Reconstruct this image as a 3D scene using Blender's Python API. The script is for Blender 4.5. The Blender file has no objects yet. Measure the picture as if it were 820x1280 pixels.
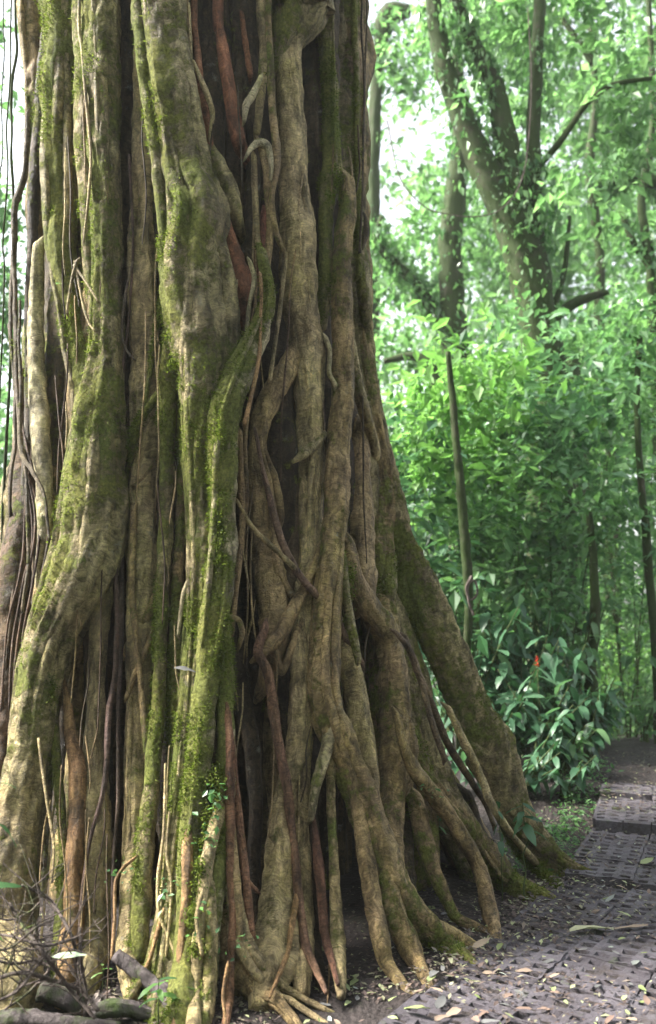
import bpy, math, random
import numpy as np
from mathutils import Vector, Matrix, Quaternion
random.seed(7); RNG = np.random.default_rng(7)
S = bpy.context.scene
COL = S.collection
PI = math.pi
# ---------------------------------------------------------------- camera
FPX = 1150.0; PITCH = math.radians(5.0); CAMZ = 1.6
cd = bpy.data.cameras.new('camera'); cam = bpy.data.objects.new('camera', cd); COL.objects.link(cam)
S.camera = cam
cam.location = (0, 0, CAMZ); cam.rotation_euler = (PI/2 + PITCH, 0, 0)
cd.sensor_fit = 'VERTICAL'; cd.sensor_height = 36.0; cd.lens = 36.0*FPX/1280.0
cd.clip_start = 0.05; cd.clip_end = 900
cd.dof.use_dof = True; cd.dof.focus_distance = 4.4; cd.dof.aperture_fstop = 1.8
S.render.resolution_x = 656; S.render.resolution_y = 1024
# ---------------------------------------------------------------- light
SUN_EL = math.radians(44); SUN_AZ = math.radians(-86)      # azimuth from +Y, negative = left
w = bpy.data.worlds.new("World"); S.world = w; w.use_nodes = True
nt = w.node_tree; nt.nodes.clear()
sky = nt.nodes.new('ShaderNodeTexSky'); sky.sky_type = 'NISHITA'; sky.sun_disc = False
sky.sun_elevation = SUN_EL; sky.sun_rotation = SUN_AZ; sky.air_density = 1.0; sky.dust_density = 4.0; sky.ozone_density = 1.0
bg = nt.nodes.new('ShaderNodeBackground'); bg.inputs[1].default_value = 0.11
hs = nt.nodes.new('ShaderNodeHueSaturation'); hs.inputs['Saturation'].default_value = .28      # thin white overcast
wo = nt.nodes.new('ShaderNodeOutputWorld')
nt.links.new(sky.outputs[0], hs.inputs['Color']); nt.links.new(hs.outputs[0], bg.inputs[0]); nt.links.new(bg.outputs[0], wo.inputs[0])
sl = bpy.data.lights.new('sun', 'SUN'); sl.energy = 3.2; sl.angle = math.radians(12); sl.color = (1, .95, .86)
sun = bpy.data.objects.new('sun', sl); COL.objects.link(sun)
sdir = Vector((math.sin(SUN_AZ)*math.cos(SUN_EL), math.cos(SUN_AZ)*math.cos(SUN_EL), math.sin(SUN_EL)))
sun.rotation_euler = (-sdir).to_track_quat('-Z', 'Y').to_euler()
S.view_settings.view_transform = 'Standard'; S.view_settings.look = 'None'
S.view_settings.exposure = 2.42; S.view_settings.gamma = 1.0

# ---------------------------------------------------------------- helpers
CP, SP = math.cos(PITCH), math.sin(PITCH)
def ray(px, py):
    u = (px-410)/FPX; v = (640-py)/FPX
    return np.array([u, CP - v*SP, SP + v*CP])
def at(px, py, Y):                       # point on the ray at distance Y
    d = ray(px, py); t = Y/d[1]
    return np.array([d[0]*t, Y, CAMZ + d[2]*t])
def sm(a, b, x):
    t = np.clip((x-a)/(b-a), 0, 1); return t*t*(3-2*t)

def _h(ix, iy, iz):
    n = (ix.astype(np.int64)*73856093) ^ (iy.astype(np.int64)*19349663) ^ (iz.astype(np.int64)*83492791)
    n = (n ^ (n >> 13)) * 1274126177 & 0xffffffff
    n = (n ^ (n >> 16)) & 0xffff
    return n/32767.5 - 1.0
def vn(p):
    p = np.asarray(p, float); f = np.floor(p); i = f.astype(np.int64); t = p-f; t = t*t*(3-2*t)
    x, y, z = i[:, 0], i[:, 1], i[:, 2]; a, b, c = t[:, 0], t[:, 1], t[:, 2]
    def L(u, v, k): return u+(v-u)*k
    return L(L(L(_h(x, y, z), _h(x+1, y, z), a), L(_h(x, y+1, z), _h(x+1, y+1, z), a), b),
             L(L(_h(x, y, z+1), _h(x+1, y, z+1), a), L(_h(x, y+1, z+1), _h(x+1, y+1, z+1), a), b), c)
def fbm(p, o=3):
    p = np.asarray(p, float); s = 0; a = 1
    for k in range(o): s = s + a*vn(p*(2**k)+17.3*k); a *= .5
    return s

def gz(x, y):                            # height of the forest floor
    x = np.asarray(x, float); y = np.asarray(y, float)
    z = .20*sm(6.4, 7.5, y) - 1.9*sm(7.6, 22, y)
    z = z + .05*sm(2.6, 0, np.hypot(x+.82, y-5.5))*1.0
    q = np.stack([x.ravel(), y.ravel(), np.zeros(x.size)], 1)
    z = z + (.018*fbm(q*2.2, 3) + .05*sm(9, 20, y.ravel())*fbm(q*.4, 2)).reshape(x.shape)
    pth = sm(.25, -.05, np.abs(x-(.55+.62*(y-3.2)+.55))-1.1)*(y < 7.4)
    return z*(1-.5*pth) if False else z

def mesh_obj(name, V, F, mat=None, parent=None, smooth=True, attrs=None, uv=None):
    """V: Nx3, F: list of arrays (each KxM faces)"""
    me = bpy.data.meshes.new(name)
    V = np.asarray(V, np.float32)
    if not isinstance(F, list): F = [F]
    F = [np.asarray(f, np.int32) for f in F if len(f)]
    me.vertices.add(len(V)); me.vertices.foreach_set('co', V.ravel())
    nl = sum(f.size for f in F); nf = sum(len(f) for f in F)
    me.loops.add(nl); me.polygons.add(nf)
    li = np.concatenate([f.ravel() for f in F])
    tot = np.concatenate([np.full(len(f), f.shape[1], np.int32) for f in F])
    st = np.concatenate([[0], np.cumsum(tot)[:-1]]).astype(np.int32)
    me.loops.foreach_set('vertex_index', li)
    me.polygons.foreach_set('loop_start', st); me.polygons.foreach_set('loop_total', tot)
    me.polygons.foreach_set('use_smooth', np.full(nf, smooth))
    if attrs:
        for k, a in attrs.items():
            a = np.asarray(a, np.float32)
            if a.ndim == 1:
                at_ = me.attributes.new(k, 'FLOAT', 'POINT'); at_.data.foreach_set('value', a)
            else:
                if a.shape[1] == 3: a = np.hstack([a, np.ones((len(a), 1), np.float32)])
                at_ = me.attributes.new(k, 'FLOAT_COLOR', 'POINT'); at_.data.foreach_set('color', a.ravel())
    if uv is not None:
        l = me.uv_layers.new(name='UVMap'); l.data.foreach_set('uv', np.asarray(uv, np.float32)[li].ravel())
    me.update(calc_edges=True); me.validate(clean_customdata=False)
    if mat: me.materials.append(mat)
    o = bpy.data.objects.new(name, me); COL.objects.link(o)
    if parent: o.parent = parent
    return o
def tag(o, label=None, cat=None, group=None, kind=None):
    if label: o['label'] = label
    if cat: o['category'] = cat
    if group: o['group'] = group
    if kind: o['kind'] = kind
    return o
def empty(name, loc, label, cat, group=None):
    o = bpy.data.objects.new(name, None); COL.objects.link(o); o.location = tuple(float(v) for v in loc)
    o.empty_display_size = .1
    return tag(o, label, cat, group)
def keep(o, root):                       # parent a mesh made in world space under an empty
    o.parent = root; o.matrix_parent_inverse = Matrix.Translation(root.location).inverted()
    return o

# ---------------------------------------------------------------- materials
def newmat(name):
    m = bpy.data.materials.new(name); m.use_nodes = True; t = m.node_tree; t.nodes.clear()
    out = t.nodes.new('ShaderNodeOutputMaterial'); return m, t, out
def N(t, typ, **k):
    n = t.nodes.new(typ)
    for a, b in k.items():
        if isinstance(a, str) and hasattr(n, a): setattr(n, a, b)
    return n
def noise(t, vec, scale, detail=4, rough=.55):
    n = t.nodes.new('ShaderNodeTexNoise'); n.inputs['Scale'].default_value = scale
    n.inputs['Detail'].default_value = detail; n.inputs['Roughness'].default_value = rough
    if vec is not None: t.links.new(vec, n.inputs['Vector'])
    return n.outputs['Fac']
def ramp(t, fac, stops):
    r = t.nodes.new('ShaderNodeValToRGB'); e = r.color_ramp.elements
    while len(e) < len(stops): e.new(.5)
    for k, (p, c) in enumerate(stops):
        e[k].position = p; e[k].color = (c if len(c) == 4 else (*c, 1)) if hasattr(c, '__len__') else (c, c, c, 1)
    t.links.new(fac, r.inputs[0]); return r.outputs[0]
def mix(t, fac, a, b, mode='MIX'):
    m = t.nodes.new('ShaderNodeMix'); m.data_type = 'RGBA'; m.blend_type = mode
    for sock, v in ((m.inputs[0], fac), (m.inputs[6], a), (m.inputs[7], b)):
        if isinstance(v, bpy.types.NodeSocket): t.links.new(v, sock)
        elif hasattr(v, '__len__'): sock.default_value = (*v, 1) if len(v) == 3 else v
        else: sock.default_value = v
    return m.outputs[2]
def math_(t, op, a, b=0, clamp=False):
    m = t.nodes.new('ShaderNodeMath'); m.operation = op; m.use_clamp = clamp
    for sock, v in ((m.inputs[0], a), (m.inputs[1], b)):
        if isinstance(v, bpy.types.NodeSocket): t.links.new(v, sock)
        else: sock.default_value = v
    return m.outputs[0]
def attr(t, name, out='Fac'):
    a = t.nodes.new('ShaderNodeAttribute'); a.attribute_name = name; return a.outputs[out]
def mapping(t, vec, sc):
    m = t.nodes.new('ShaderNodeMapping'); m.inputs['Scale'].default_value = sc; t.links.new(vec, m.inputs[0]); return m.outputs[0]
def bump(t, h, strength, dist, nrm=None):
    b = t.nodes.new('ShaderNodeBump'); b.inputs['Strength'].default_value = strength; b.inputs['Distance'].default_value = dist
    t.links.new(h, b.inputs['Height'])
    if nrm: t.links.new(nrm, b.inputs['Normal'])
    return b.outputs[0]
def princ(t, out, col, rough, nrm=None, spec=.3):
    p = t.nodes.new('ShaderNodeBsdfPrincipled')
    if isinstance(col, bpy.types.NodeSocket): t.links.new(col, p.inputs['Base Color'])
    else: p.inputs['Base Color'].default_value = (*col, 1)
    if isinstance(rough, bpy.types.NodeSocket): t.links.new(rough, p.inputs['Roughness'])
    else: p.inputs['Roughness'].default_value = rough
    p.inputs['Specular IOR Level'].default_value = spec
    if nrm: t.links.new(nrm, p.inputs['Normal'])
    if out is not None: t.links.new(p.outputs[0], out.inputs[0])
    return p

def bark_material():
    m, t, out = newmat('fig_bark')
    uv = t.nodes.new('ShaderNodeUVMap').outputs[0]
    ob = t.nodes.new('ShaderNodeTexCoord').outputs['Object']
    dn = t.nodes.new('ShaderNodeTexNoise'); dn.inputs['Scale'].default_value = 11; dn.inputs['Detail'].default_value = 3; t.links.new(ob, dn.inputs[0])
    va = t.nodes.new('ShaderNodeVectorMath'); va.operation = 'MULTIPLY_ADD'; t.links.new(dn.outputs['Color'], va.inputs[0]); va.inputs[1].default_value = (.10, .10, 0); t.links.new(uv, va.inputs[2]); uvd = va.outputs[0]
    fib = noise(t, mapping(t, uvd, (46, 7, 1)), 1.0, 6, .7)          # fibres along the root
    ring = noise(t, mapping(t, uvd, (14, 42, 1)), 1.0, 5, .7)          # lenticel rings across it
    blot = noise(t, mapping(t, ob, (1, 1, .38)), 11, 6, .68); big = noise(t, ob, 2.3, 4, .6); fine = noise(t, ob, 120, 4, .7)
    tint = attr(t, 'tint', 'Color'); moss = attr(t, 'moss'); red = attr(t, 'red')
    tint = mix(t, red, tint, mix(t, noise(t, ob, 22, 5, .7), (.09, .03, .018), (.36, .14, .08)))
    c = mix(t, 1.0, tint, ramp(t, fib, [(.34, .38), (.6, 1.35)]), 'MULTIPLY')
    c = mix(t, .55, c, ramp(t, ring, [(.36, .6), (.6, 1.2)]), 'MULTIPLY')
    c = mix(t, .9, c, ramp(t, blot, [(.34, .30), (.5, 1.0), (.68, 1.7)]), 'MULTIPLY')
    c = mix(t, .6, c, ramp(t, big, [(.35, (.62, .50, .38)), (.65, (1.2, 1.15, 1.0))]), 'MULTIPLY')
    c = mix(t, .85, c, ramp(t, noise(t, mapping(t, uvd, (30, 95, 1)), 1.0, 6, .8), [(.36, .42), (.5, 1.0), (.64, 1.5)]), 'MULTIPLY')
    film = math_(t, 'MULTIPLY', ramp(t, noise(t, ob, 2.6, 5, .65), [(.36, .15), (.62, 1.)]), ramp(t, noise(t, ob, 26, 4, .7), [(.35, .25), (.6, .62)]))
    film = math_(t, 'MULTIPLY', film, ramp(t, red, [(0, 1.), (.5, 0.)]))
    c = mix(t, film, c, mix(t, 1.0, c, (.74, .86, .40), 'MULTIPLY'))          # thin green algae film
    # pale lichen patches
    lic = ramp(t, noise(t, ob, 14, 6, .7), [(.60, 0.), (.70, .75)])
    lic = math_(t, 'MULTIPLY', lic, ramp(t, big, [(.45, 0.), (.6, 1.)]))
    c = mix(t, lic, c, (.30, .29, .23))
    # moss
    mn = math_(t, 'ADD', math_(t, 'MULTIPLY', noise(t, ob, 17, 7, .75), 1.7), math_(t, 'MULTIPLY', noise(t, ob, 4.5, 4, .65), 1.5))
    mf = math_(t, 'ADD', moss, math_(t, 'SUBTRACT', mn, 1.68))
    mf = ramp(t, mf, [(.36, 0.), (.60, 1.)])
    mc = ramp(t, noise(t, ob, 55, 5, .75), [(.3, (.05, .06, .014)), (.5, (.17, .19, .045)), (.72, (.36, .39, .11))])
    mc = mix(t, .55, mc, ramp(t, noise(t, ob, 3.1, 3, .5), [(.35, (.66, .80, .6)), (.65, (1.25, 1.1, .9))]), 'MULTIPLY')
    c = mix(t, math_(t, 'MULTIPLY', mf, .92), c, mc)
    h = math_(t, 'ADD', math_(t, 'MULTIPLY', fib, .7), math_(t, 'MULTIPLY', ring, .35))
    h = math_(t, 'ADD', h, math_(t, 'MULTIPLY', blot, .9)); h = math_(t, 'ADD', h, math_(t, 'MULTIPLY', fine, .45))
    h = math_(t, 'ADD', h, math_(t, 'MULTIPLY', mf, math_(t, 'ADD', .3, noise(t, ob, 75, 4, .8))))
    n = bump(t, h, 1.0, .03)
    rough = ramp(t, mf, [(0, .62), (1, .95)])
    princ(t, out, c, rough, n, .25)
    return m
BARK = bark_material()

def simple_bark(name, c0, c1, mossc=None, mossamt=.5, sc=14):
    m, t, out = newmat(name)
    ob = t.nodes.new('ShaderNodeTexCoord').outputs['Object']
    n1 = noise(t, mapping(t, ob, (1, 1, .3)), sc, 6, .7)
    c = ramp(t, n1, [(.32, c0), (.66, c1)])
    if mossc:
        mf = ramp(t, noise(t, ob, 3.2, 5, .7), [(.62-mossamt*.4, 0.), (.72-mossamt*.3, 1.)])
        mc = mix(t, noise(t, ob, 40, 3, .7), tuple(v*.4 for v in mossc), tuple(v*1.5 for v in mossc))
        c = mix(t, mf, c, mc)
    n = bump(t, n1, .8, .03)
    princ(t, out, c, .8, n, .2); return m
DARKTRUNK = simple_bark('forest_trunk_bark', (.012, .010, .008), (.085, .07, .05), (.03, .05, .013), .85, 9)
TWIG = simple_bark('dead_twig_bark', (.03, .023, .02), (.17, .135, .12), (.09, .12, .03), .12, 40)
LOG = simple_bark('rotting_log_bark', (.02, .016, .017), (.13, .11, .11), (.05, .075, .02), .3, 26)
STEM = simple_bark('green_stem', (.04, .06, .02), (.10, .13, .05), None, 0, 30)

def leaf_material(name, cols, trans=.45, rough=.4, spec=.5, vein=False):
    m, t, out = newmat(name)
    oi = t.nodes.new('ShaderNodeObjectInfo').outputs['Random']
    lr = attr(t, 'rnd')
    f = math_(t, 'FRACT', math_(t, 'ADD', math_(t, 'MULTIPLY', oi, 7.31), lr))
    c = ramp(t, f, cols)
    ob = t.nodes.new('ShaderNodeTexCoord').outputs['Object']
    n1 = noise(t, ob, 30, 3, .6)
    c = mix(t, .5, c, ramp(t, n1, [(.3, .65), (.7, 1.3)]), 'MULTIPLY')
    p = princ(t, None, c, rough, None, spec)
    tr = t.nodes.new('ShaderNodeBsdfTranslucent')
    tc = mix(t, 1.0, c, (1.3, 1.45, .95), 'MULTIPLY'); t.links.new(tc, tr.inputs[0])
    ms = t.nodes.new('ShaderNodeMixShader'); ms.inputs[0].default_value = trans
    t.links.new(p.outputs[0], ms.inputs[1]); t.links.new(tr.outputs[0], ms.inputs[2]); t.links.new(ms.outputs[0], out.inputs[0])
    return m
LEAF_BRIGHT = leaf_material('canopy_leaf', [(0, (.07, .15, .065)), (.5, (.13, .25, .11)), (1, (.22, .36, .18))], .55, .4)
LEAF_MID = leaf_material('forest_leaf', [(0, (.05, .12, .05)), (.5, (.10, .21, .085)), (1, (.17, .31, .13))], .5, .33)
LEAF_DARK = leaf_material('understory_leaf', [(0, (.03, .085, .042)), (.5, (.055, .14, .07)), (1, (.10, .20, .11))], .35, .42, .45)
LEAF_SHINE = leaf_material('shiny_leaf', [(0, (.05, .12, .06)), (.5, (.10, .21, .11)), (1, (.18, .32, .18))], .45, .42, .5)
LEAF_YEL = leaf_material('yellow_green_leaf', [(0, (.10, .22, .06)), (1, (.2, .36, .12))], .55, .45)
MOSS = leaf_material('moss_blade', [(0, (.05, .075, .012)), (.5, (.11, .14, .025)), (1, (.20, .24, .05))], .4, .7, .1)
FALL_Y = leaf_material('fallen_leaf_yellow_green', [(0, (.14, .18, .06)), (.5, (.27, .31, .15)), (1, (.42, .42, .27))], .15, .6)
FALL_B = leaf_material('fallen_leaf_brown', [(0, (.14, .09, .07)), (.5, (.2, .14, .11)), (1, (.32, .25, .18))], .1, .7)
FALL_G = leaf_material('fallen_leaf_grey', [(0, (.10, .10, .10)), (.5, (.17, .17, .17)), (1, (.24, .27, .24))], .1, .5)
RED = leaf_material('red_petal', [(0, (.6, .03, .02)), (1, (.75, .05, .03))], .3, .5)

def soil_material():
    m, t, out = newmat('forest_soil')
    ob = t.nodes.new('ShaderNodeTexCoord').outputs['Object']
    a = noise(t, ob, 3.5, 6, .65); b = noise(t, ob, 45, 6, .75); c2 = noise(t, ob, 14, 4, .7)
    c = ramp(t, a, [(.3, (.016, .012, .011)), (.55, (.035, .027, .026)), (.75, (.06, .048, .046))])
    c = mix(t, .8, c, ramp(t, b, [(.3, .45), (.7, 1.6)]), 'MULTIPLY')
    g = ramp(t, noise(t, ob, 1.7, 5, .7), [(.60, 0.), (.72, .6)])
    c = mix(t, g, c, (.035, .05, .016))
    vo = t.nodes.new('ShaderNodeTexVoronoi'); vo.inputs['Scale'].default_value = 38; t.links.new(ob, vo.inputs[0])
    h = math_(t, 'ADD', math_(t, 'MULTIPLY', b, .6), math_(t, 'MULTIPLY', c2, 1.0)); h = math_(t, 'ADD', h, math_(t, 'MULTIPLY', vo.outputs[0], .6))
    princ(t, out, c, ramp(t, c2, [(.3, .55), (.7, .95)]), bump(t, h, 1.0, .03), .35); return m
SOIL = soil_material()
def paver_material():
    m, t, out = newmat('weathered_concrete')
    ob = t.nodes.new('ShaderNodeTexCoord').outputs['Object']
    oi = t.nodes.new('ShaderNodeObjectInfo').outputs['Random']
    gm = t.nodes.new('ShaderNodeNewGeometry').outputs['Position']
    a = noise(t, gm, 3, 5, .6); b = noise(t, gm, 60, 6, .8)
    c = ramp(t, a, [(.3, (.050, .042, .050)), (.5, (.088, .078, .092)), (.72, (.14, .127, .146))])
    c = mix(t, .8, c, ramp(t, b, [(.3, .55), (.7, 1.4)]), 'MULTIPLY')
    c = mix(t, .5, c, ramp(t, oi, [(0, .75), (1, 1.2)]), 'MULTIPLY')
    d = ramp(t, noise(t, gm, 7, 6, .75), [(.52, 0.), (.64, .8)])
    c = mix(t, d, c, (.05, .038, .034))
    g = ramp(t, noise(t, gm, 2.3, 6, .75), [(.60, 0.), (.68, .8)])
    c = mix(t, g, c, (.06, .085, .02))
    princ(t, out, c, .75, bump(t, math_(t, 'ADD', b, noise(t, gm, 18, 4, .7)), .9, .012), .35); return m
PAVER = paver_material()

# ---------------------------------------------------------------- tubes
def catmull(P, step):
    P = np.asarray(P, float)
    Q = np.vstack([2*P[0]-P[1], P, 2*P[-1]-P[-2]])
    out = []
    for i in range(len(P)-1):
        a, b, c, d = Q[i], Q[i+1], Q[i+2], Q[i+3]
        n = max(2, int(np.linalg.norm((c-b)[:3])/step)+1)
        t = np.linspace(0, 1, n, endpoint=False)[:, None]
        out.append(.5*((2*b)+(c-a)*t+(2*a-5*b+4*c-d)*t**2+(-a+3*b-3*c+d)*t**3))
    out.append(P[-1:]); return np.vstack(out)
def tube_geo(P, R, seg=16, step=.03, ref=(0, -1, 0), rough=.12, flute=.1, wob=.0, seed=0, moss=0.4, knob=0.0, extra=None, cords=.12, flat=1.0):
    """P: Kx3 control points, R: K radii, extra: KxE values carried along. -> V, F, uv, extras(per vertex)"""
    K = len(P); E = np.zeros((K, 0)) if extra is None else np.asarray(extra, float).reshape(K, -1)
    A = catmull(np.hstack([np.asarray(P, float), np.asarray(R, float)[:, None], E]), step)
    C = A[:, :3].copy(); r = np.maximum(A[:, 3], .0008); ex = A[:, 4:]
    n = len(C)
    s = np.concatenate([[0], np.cumsum(np.linalg.norm(np.diff(C, axis=0), axis=1))])
    if wob > 0:
        for k in range(3):
            C[:, k] += r*wob*fbm(np.stack([s*3.1/ (1+0*s), np.full(n, seed*3.7+k*11.1), np.zeros(n)], 1), 2)
    T = np.gradient(C, axis=0); T /= np.linalg.norm(T, axis=1)[:, None]+1e-9
    u = np.asarray(ref, float); U = np.zeros((n, 3))
    for i in range(n):
        u = u-T[i]*np.dot(u, T[i]); l = np.linalg.norm(u)
        if l < 1e-4: u = np.cross(T[i], (0.3, .5, .8)); l = np.linalg.norm(u)
        u = u/l; U[i] = u
    W = np.cross(T, U)*flat
    th = PI+np.linspace(0, 2*PI, seg+1)          # seam at the back
    ct, st = np.cos(th), np.sin(th)
    S2, TH = np.meshgrid(s, th, indexing='ij'); RR = np.repeat(r[:, None], seg+1, 1)
    CT, ST = np.cos(TH), np.sin(TH)
    rm = float(np.mean(r))
    q = np.stack([(CT*1.3).ravel()+seed*5.1, (ST*1.3).ravel(), (S2/(rm*12+.08)).ravel()], 1)
    d = rough*fbm(q, 3)
    q = np.stack([(CT*2.2).ravel()+seed*2.3, (ST*2.2).ravel()+9, (S2/(rm*22+.1)).ravel()], 1)
    d = d + flute*(1-2*np.abs(vn(q)))
    if knob > 0:
        q = np.stack([(CT*.7).ravel()+seed*1.3, (ST*.7).ravel()+3, (S2/(rm*2.6+.02)).ravel()], 1)
        d = d + knob*np.maximum(0, vn(q)-.15)*1.6
    if rm > .02 and cords > 0:
        q = np.stack([(CT*4.6).ravel()+seed*3.3, (ST*4.6).ravel(), (S2/.75).ravel()], 1)
        d = d + cords*((.5-np.abs(fbm(q, 2)))*1.7)
        q = np.stack([(CT*2.0).ravel()+seed*7.7, (ST*2.0).ravel(), (S2/(.10+rm*.8)).ravel()], 1)
        d = d + cords*.4*fbm(q, 2)
    rad = RR.ravel()*(1+d)
    fine = np.minimum(.009, .12*RR.ravel())
    base = np.repeat(C, seg+1, 0); dirv = (U[:, None, :]*ct[None, :, None]+W[:, None, :]*st[None, :, None]).reshape(-1, 3)
    V = base+dirv*rad[:, None]
    rad2 = fine*fbm(V*np.array([34, 34, 14.]), 3); V = V+dirv*rad2[:, None]
    V3 = V.reshape(n, seg+1, 3); V3[:, seg] = V3[:, 0]; V = V3.reshape(-1, 3)
    i = np.arange(n-1)[:, None]*(seg+1); j = np.arange(seg)[None, :]
    F = np.stack([i+j, i+j+1, i+j+seg+2, i+j+seg+1], -1).reshape(-1, 4)
    uv = np.stack([(TH*rm).ravel(), S2.ravel()], 1)
    # end caps
    c0, c1 = len(V), len(V)+1
    V = np.vstack([V, C[:1]-T[:1]*r[0]*.3, C[-1:]+T[-1:]*r[-1]*.3]); uv = np.vstack([uv, [[0, 0]], [[0, s[-1]]]])
    jj = np.arange(seg); b = (n-1)*(seg+1)
    caps = np.vstack([np.stack([np.full(seg, c0), jj+1, jj], 1), np.stack([np.full(seg, c1), b+jj, b+jj+1], 1)])
    exv = np.vstack([np.repeat(ex, seg+1, 0), ex[:1], ex[-1:]])
    nv = np.vstack([dirv, -T[:1], T[-1:]])
    return V, [F, caps], uv, exv, nv
def join(geos):
    Vs, F4, F3, U, X, NV, o = [], [], [], [], [], [], 0
    for V, F, uv, ex, nv in geos:
        Vs.append(V); F4.append(F[0]+o); F3.append(F[1]+o); U.append(uv); X.append(ex); NV.append(nv); o += len(V)
    return np.vstack(Vs), [np.vstack(F4), np.vstack(F3)], np.vstack(U), np.vstack(X), np.vstack(NV)

# ---------------------------------------------------------------- leaves
def leaf_shape(L=1., Wd=.42, nseg=5, droop=.25, fold=.18, seed=0):
    """leaf along +X from the origin, midrib folded"""
    r = random.Random(seed); V = []; F = []; bend = r.uniform(-.12, .12)
    for i in range(nseg+1):
        t = i/nseg; wd = Wd*.5*(math.sin(PI*min(1, t**.8))**.8)*(1-.25*t)+.002
        z = -droop*t*t; x = t*L
        wv = .03*r.uniform(-1, 1); k1, k2 = r.uniform(.8, 1.15), r.uniform(.8, 1.15); y0 = bend*t*t
        V += [(x, y0+wd*k1, z+fold*wd+wv), (x, y0, z), (x, y0-wd*k2, z+fold*wd-wv)]
    for i in range(nseg):
        a = i*3
        F += [(a, a+1, a+4, a+3), (a+1, a+2, a+5, a+4)]
    return np.array(V), np.array(F)
def leaf_mesh(name, mat, **k):
    V, F = leaf_shape(**k)
    o = mesh_obj(name, V, F, mat); me = o.data; bpy.data.objects.remove(o); return me
def leaf_cloud(name, C, size, mat, parent=None, droop=.5, detail=0, width=.42, outward=None, rng=RNG):
    """many folded leaves joined in one mesh"""
    C = np.asarray(C, float); n = len(C)
    if detail: LV, LF = leaf_shape(nseg=3, Wd=width)
    else:
        width = width*1.25; LV = np.array([(0, 0, 0), (.42, width*.5, .05), (1, 0, -.12), (.42, -width*.5, .05)]); LF = np.array([(0, 2, 1), (0, 3, 2)])
    az = rng.uniform(0, 2*PI, n); el = -rng.normal(droop, .45, n)
    X = np.stack([np.cos(az)*np.cos(el), np.sin(az)*np.cos(el), np.sin(el)], 1)
    up = np.stack([rng.normal(0, .45, n), rng.normal(0, .45, n), np.ones(n)], 1)
    Y = np.cross(up, X); Y /= np.linalg.norm(Y, axis=1)[:, None]+1e-9; Z = np.cross(X, Y)
    sz = (size*(.45+1.25*rng.uniform(0, 1, n)**1.8))[:, None, None]
    V = C[:, None, :]+sz*(LV[None, :, 0:1]*X[:, None]+LV[None, :, 1:2]*Y[:, None]+LV[None, :, 2:3]*Z[:, None])
    m = len(LV)
    F = (LF[None]+(np.arange(n)*m)[:, None, None]).reshape(-1, LF.shape[1])
    rnd = np.repeat(rng.uniform(0, .999, n), m)
    o = mesh_obj(name, V.reshape(-1, 3), F, mat, None, bool(detail), {'rnd': rnd})
    if parent is not None: keep(o, parent)
    return o
def clumps(c, rad, nclump, nleaf, spread, rng=RNG, hollow=.35):
    """leaf positions: clumps spread through an ellipsoid"""
    d = rng.normal(0, 1, (nclump, 3)); d /= np.linalg.norm(d, axis=1)[:, None]
    rr = rng.uniform(hollow, 1, (nclump, 1))**.7
    cc = np.asarray(c)+d*rr*np.asarray(rad)
    k = rng.integers(int(nleaf*.5), int(nleaf*1.5)+1, nclump)
    idx = np.repeat(np.arange(nclump), k)
    sp = np.asarray(spread)*rng.uniform(.6, 1.4, (nclump, 1))
    return cc[idx]+rng.normal(0, 1, (len(idx), 3))*(sp*np.array([1, 1, .5]))[idx]

# ================================================================ GROUND
def axis_pts(a, b, step, far_lo, far_hi, g=1.22):
    mid = list(np.arange(a, b+1e-6, step)); lo = []; x = a; s = step
    while x > far_lo: s *= g; x -= s; lo.append(x)
    hi = []; x = mid[-1]; s = step
    while x < far_hi: s *= g; x += s; hi.append(x)
    return np.array(lo[::-1]+mid+hi)
gx = axis_pts(-3.2, 4.2, .05, -110, 110); gy = axis_pts(1.6, 10, .05, -60, 160)
GX, GY = np.meshgrid(gx, gy, indexing='ij')
GZ = gz(GX, GY)
V = np.stack([GX, GY, GZ], -1).reshape(-1, 3)
nx, ny = len(gx), len(gy)
i = np.arange(nx-1)[:, None]*ny; j = np.arange(ny-1)[None]
F = np.stack([i+j, i+j+ny, i+j+ny+1, i+j+1], -1).reshape(-1, 4)
ground = mesh_obj('ground', V, F, SOIL); tag(ground, kind='structure')

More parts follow.
